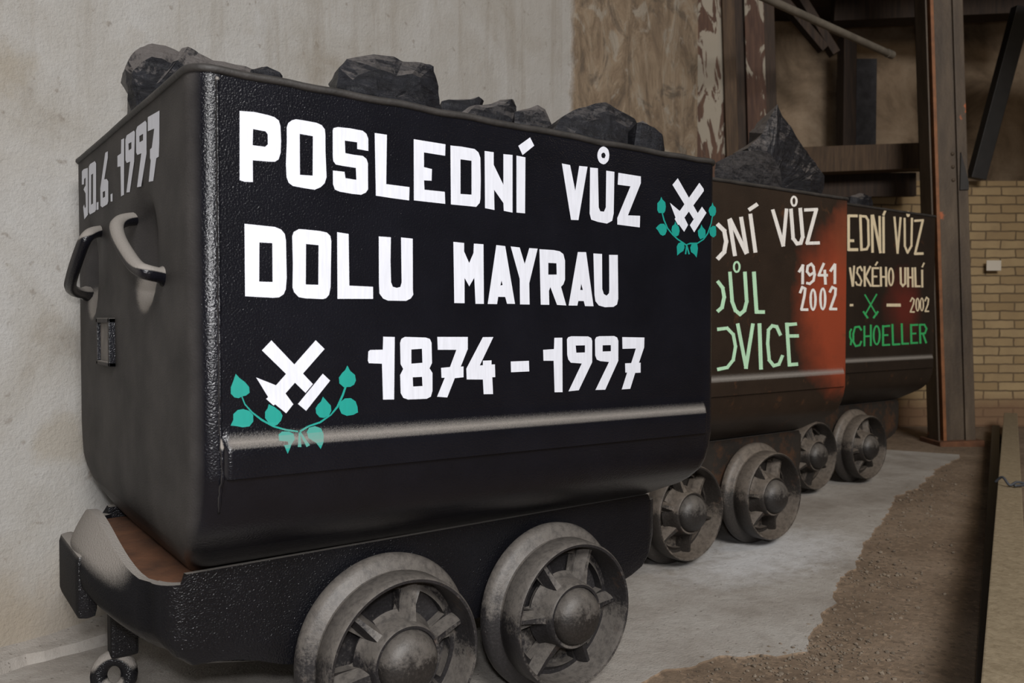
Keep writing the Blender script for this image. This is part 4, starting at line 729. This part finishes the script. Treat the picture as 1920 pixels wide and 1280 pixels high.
# small coal filling each cart under the lumps
for ci, c in enumerate(CARTS):
    L = c['L']; mb = MB(); nx, ny = 40, 30; top = c['ztop'] - .066
    for i in range(nx + 1):
        for j in range(ny + 1):
            x = .06 + (L - .12) * i / nx; y = .02 + (CW - .04) * j / ny
            mb.v.append((x, y, top + .012 * noise.cell((x * 22, y * 22, ci)) - .012 + .008 * noise.noise((x * 5, y * 5, ci))))
    b0 = len(mb.v)
    for i in range(nx):
        for j in range(ny): a = i * (ny + 1) + j; mb.f.append((a, a + ny + 1, a + ny + 2, a + 1))
    o = mb.build('small_coal', M['coal'], loc=c['loc'])
    tag(o, ['small coal filling the black lettered cart below its rim', 'small coal filling the middle cart below its rim', 'small coal filling the farthest cart below its rim'][ci], 'coal', kind='stuff')

# ------------------------------------------------------------------ columns, beams and pipe at the end of the wall
def column(name, loc, rot, label, cat, build):
    root = empty(name, loc, label, cat, None, rot); build(root); return root
def colA(root):
    MB().box(.075, .300, -.02, .16, -.01, 5.1, .008).build('post', M['wood_flake'], root)
    MB().box(.0, .078, -.05, .14, -.01, 5.1, .006).build('side_strip', M['wood_dark'], root)
    MB().box(.297, .385, -.06, .15, -.01, 5.1, .006).build('side_strip', M['wood_brown'], root)
a_ = column('timber_column', (4.724, 2.661, 0), ROT_BACK, 'timber column with large flakes of white paint at the end of the concrete wall', 'column', colA)
def colB(root):
    MB().box(.0, .07, .02, .20, -.01, 5.1, .006).build('side_strip', M['wood_dark'], root)
    MB().box(.068, .215, -.02, .20, -.01, 5.1, .008).build('post', M['wood_flake_less'], root)
    MB().box(.213, .30, .0, .22, -.01, 5.1, .006).build('side_strip', M['wood_dark'], root)
b_ = column('timber_column', (5.236, 2.571, 0), ROT_BACK, 'darker timber column with worn paint behind the pointed coal lump', 'column', colB)
def steelcol(root):
    W = .275
    MB().box(0, .012, 0, .17, -.02, 5.1, .003).build('flange', M['steel'], root)
    MB().box(.0, .275, .155, .17, -.02, 5.1, .003).build('back_plate', M['dark_steel'], root)
    MB().box(.038, .062, .0, .05, -.02, 5.1, .002).build('warm_lit_edge', M['orange'], root)
    MB().box(.064, .205, .012, .06, -.02, 5.1, .003).build('web', M['steel'], root)
    MB().box(.20, W, -.012, .16, -.02, 5.1, .004).build('flange', M['steel'], root)
    pl = MB().prism([(.205, 1.92), (.27, 1.92), (.27, 1.98), (.22, 2.20)], 1, -.027, -.013); pl.build('gusset', M['dark_steel'], root)
    for k in range(3): MB().lathe([(0.0001, -.012), (.010, -.010), (.014, 0), (.014, .014)], 14, (.175, .010, 2.00 + .098 * k)).build('rivet', M['steel'], root, smooth=True)
    MB().box(-.02, W + .04, -.06, .26, -.02, .04, .006).build('base_plate', M['rust'], root)
s_ = column('steel_column', (6.345, 1.665, -.012), ROT_BACK, 'rusty painted steel column with a warm-lit orange edge beside the farthest cart', 'column', steelcol)
for q in (a_, b_, s_): q.rotation_euler[1] = .0
a_.rotation_euler[1] = -.036; b_.rotation_euler[1] = -.036; s_.rotation_euler[1] = -.044
def beam_thing(name, a, b, w, h, mat, label, cat, up=(0, 0, 1)):
    o = MB().beam(a, b, w, h, up).build(name, M[mat]); return tag(o, label, cat)
beam_thing('timber_beam', (5.60, 2.99, 2.225), (6.95, 2.10, 2.30), .18, .21, 'wood_brown', 'level timber beam running from behind the coal to the steel column', 'beam')
beam_thing('shade_panel', (5.95, 3.00, 2.075), (7.05, 2.25, 2.10), .05, .20, 'wood_dark', 'dark board in place of the dark recess under the level timber beam', 'shade_panel')  # panel added to blacken the shaded recess below the beam
beam_thing('timber_post', (7.24, 3.02, 2.17), (7.24, 3.02, 3.60), .17, .12, 'wood_dark', 'dark upright post standing on the brick wall behind the level beam', 'post', up=(.8048, -.5936, 0))
beam_thing('shade_panel', (7.47, 2.965, 2.17), (7.47, 2.965, 3.42), .03, .20, 'post_shadow', 'bluish board in place of the shadow beside the dark upright post', 'shade_panel', up=(.8048, -.5936, 0))  # shadow of the post on the plaster, built as a bluish panel
beam_thing('diagonal_brace', (7.60, 2.00, 2.17), (7.712, 1.70, 3.58), .13, .10, 'dark_steel', 'dark diagonal brace rising from the brick wall at the right', 'beam', up=(.5936, .8048, 0))
beam_thing('diagonal_brace', (6.15, 3.05, 3.80), (6.56, 2.82, 3.30), .07, .10, 'wood_dark', 'lower end of a dark diagonal brace left of the slanting pipe', 'beam', up=(.5936, .8048, 0))
beam_thing('diagonal_brace', (6.42, 3.02, 3.85), (6.70, 2.80, 3.28), .07, .10, 'wood_dark', 'dark diagonal brace behind the slanting pipe, nearer its end', 'beam', up=(.5936, .8048, 0))
beam_thing('ceiling_beam', (7.05, 3.05, 3.83), (8.2, 1.75, 3.78), .22, .30, 'wood_dark', 'heavy dark beam under the ceiling behind the steel column', 'beam')
pp = empty('pipe', (5.973, 1.865, 2.903), 'thin grey pipe slanting down from the top of the picture', 'pipe')
MB().tube([(-1.95, -.06, .063), (0, 0, 0)], .026, 16).build('barrel', M['grey_pipe'], pp, smooth=True, angle=40)
MB().tube([(-.06, -.002, .002), (.004, 0, 0)], .030, 16).build('end_collar', M['grey_pipe'], pp, smooth=True, angle=40)
nt_ = MB().box(-.003, .125, -.006, .002, -.045, .045, .002).build('wall_plate', M['notice'], loc=(7.724, 1.957, 1.42) , rotz=ROT_BACK)
tag(nt_, 'small white plate fixed to the pale brick wall', 'plate')

# ------------------------------------------------------------------ timber at the right edge, stones
tb = empty('timber_baulk', (1.92, -.66, -.012), 'pale sawn timber lying along the floor at the right edge', 'timber')
A0 = Vector((1.304, -.899, .15)); A1 = Vector((7.65, 1.765, .15)); dd = (A1 - A0).normalized(); sd = Vector((dd.y, -dd.x, 0))
mid_ = sd * .05
MB().beam(A0 + mid_ - tb.location - Vector((0, 0, .025)), A1 + mid_ - tb.location - Vector((0, 0, .025)), .098, .05).build('top_board', M['wood_pale'], tb)
o_ = mid_ + sd * .022 - tb.location - Vector((0, 0, .107)); MB().beam(A0 + o_, A1 + o_, .045, .115).build('base_board', M['wood_dark'], tb)
rl = empty('shadow_strip', (2.0, -.56, -.012), 'black strip in place of the shadow along the left side of the pale timber', 'shadow strip')  # black strip modelled where only the timber's shadow falls
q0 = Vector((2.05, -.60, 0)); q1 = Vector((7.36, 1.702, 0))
for nm, w_, h_, zc in (('shadow_strip_top', .055, .03, .052), ('shadow_strip_core', .02, .04, .02), ('shadow_strip_foot', .060, .014, -.004)):
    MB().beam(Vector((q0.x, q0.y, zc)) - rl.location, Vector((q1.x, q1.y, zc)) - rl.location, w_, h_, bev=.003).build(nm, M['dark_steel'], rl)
wr = MB(); wc = A0 + dd * 3.2 + mid_ + Vector((0, 0, .012))
wr.tube(smooth_path([wc + sd * -.06 + dd * .02, wc + sd * -.03 + Vector((0, 0, .03)), wc + dd * -.03, wc + sd * .03 + Vector((0, 0, .012)), wc + sd * .07 + dd * .03, wc + sd * .02 - dd * .04], 6), .006, 8)
tag(wr.build('wire', M['rope'], smooth=True), 'twist of dark wire on the pale timber', 'wire')
st = MB()
for k in range(1100):
    t = random.random(); i = int(t * (len(edge) - 6)) + 4
    (x0, y0), (x1, y1) = edge[min(i, len(edge) - 2)], edge[min(i + 1, len(edge) - 1)]; u_ = random.random()
    x = x0 + (x1 - x0) * u_ + random.gauss(.05, .09); y = y0 + (y1 - y0) * u_ - abs(random.gauss(0, .17)) + .035; r_ = random.choice((random.uniform(.0015, .004), random.uniform(.002, .0035), random.uniform(.003, .008)))
    if y < -.647 + (x - 1.904) * .4197 + .13: continue
    bm = bmesh.new(); bmesh.ops.create_icosphere(bm, subdivisions=1, radius=r_)
    for v in bm.verts: v.co = v.co * random.uniform(.7, 1.25)
    bm.verts.index_update()
    st.add([(v.co.x + x, v.co.y + y, v.co.z * .7 - .004 + r_ * .3) for v in bm.verts], [[v.index for v in f.verts] for f in bm.faces]); bm.free()
tag(st.build('gravel', M['gravel']), 'fine gravel scattered along the broken edge of the pale floor', 'gravel', kind='stuff')
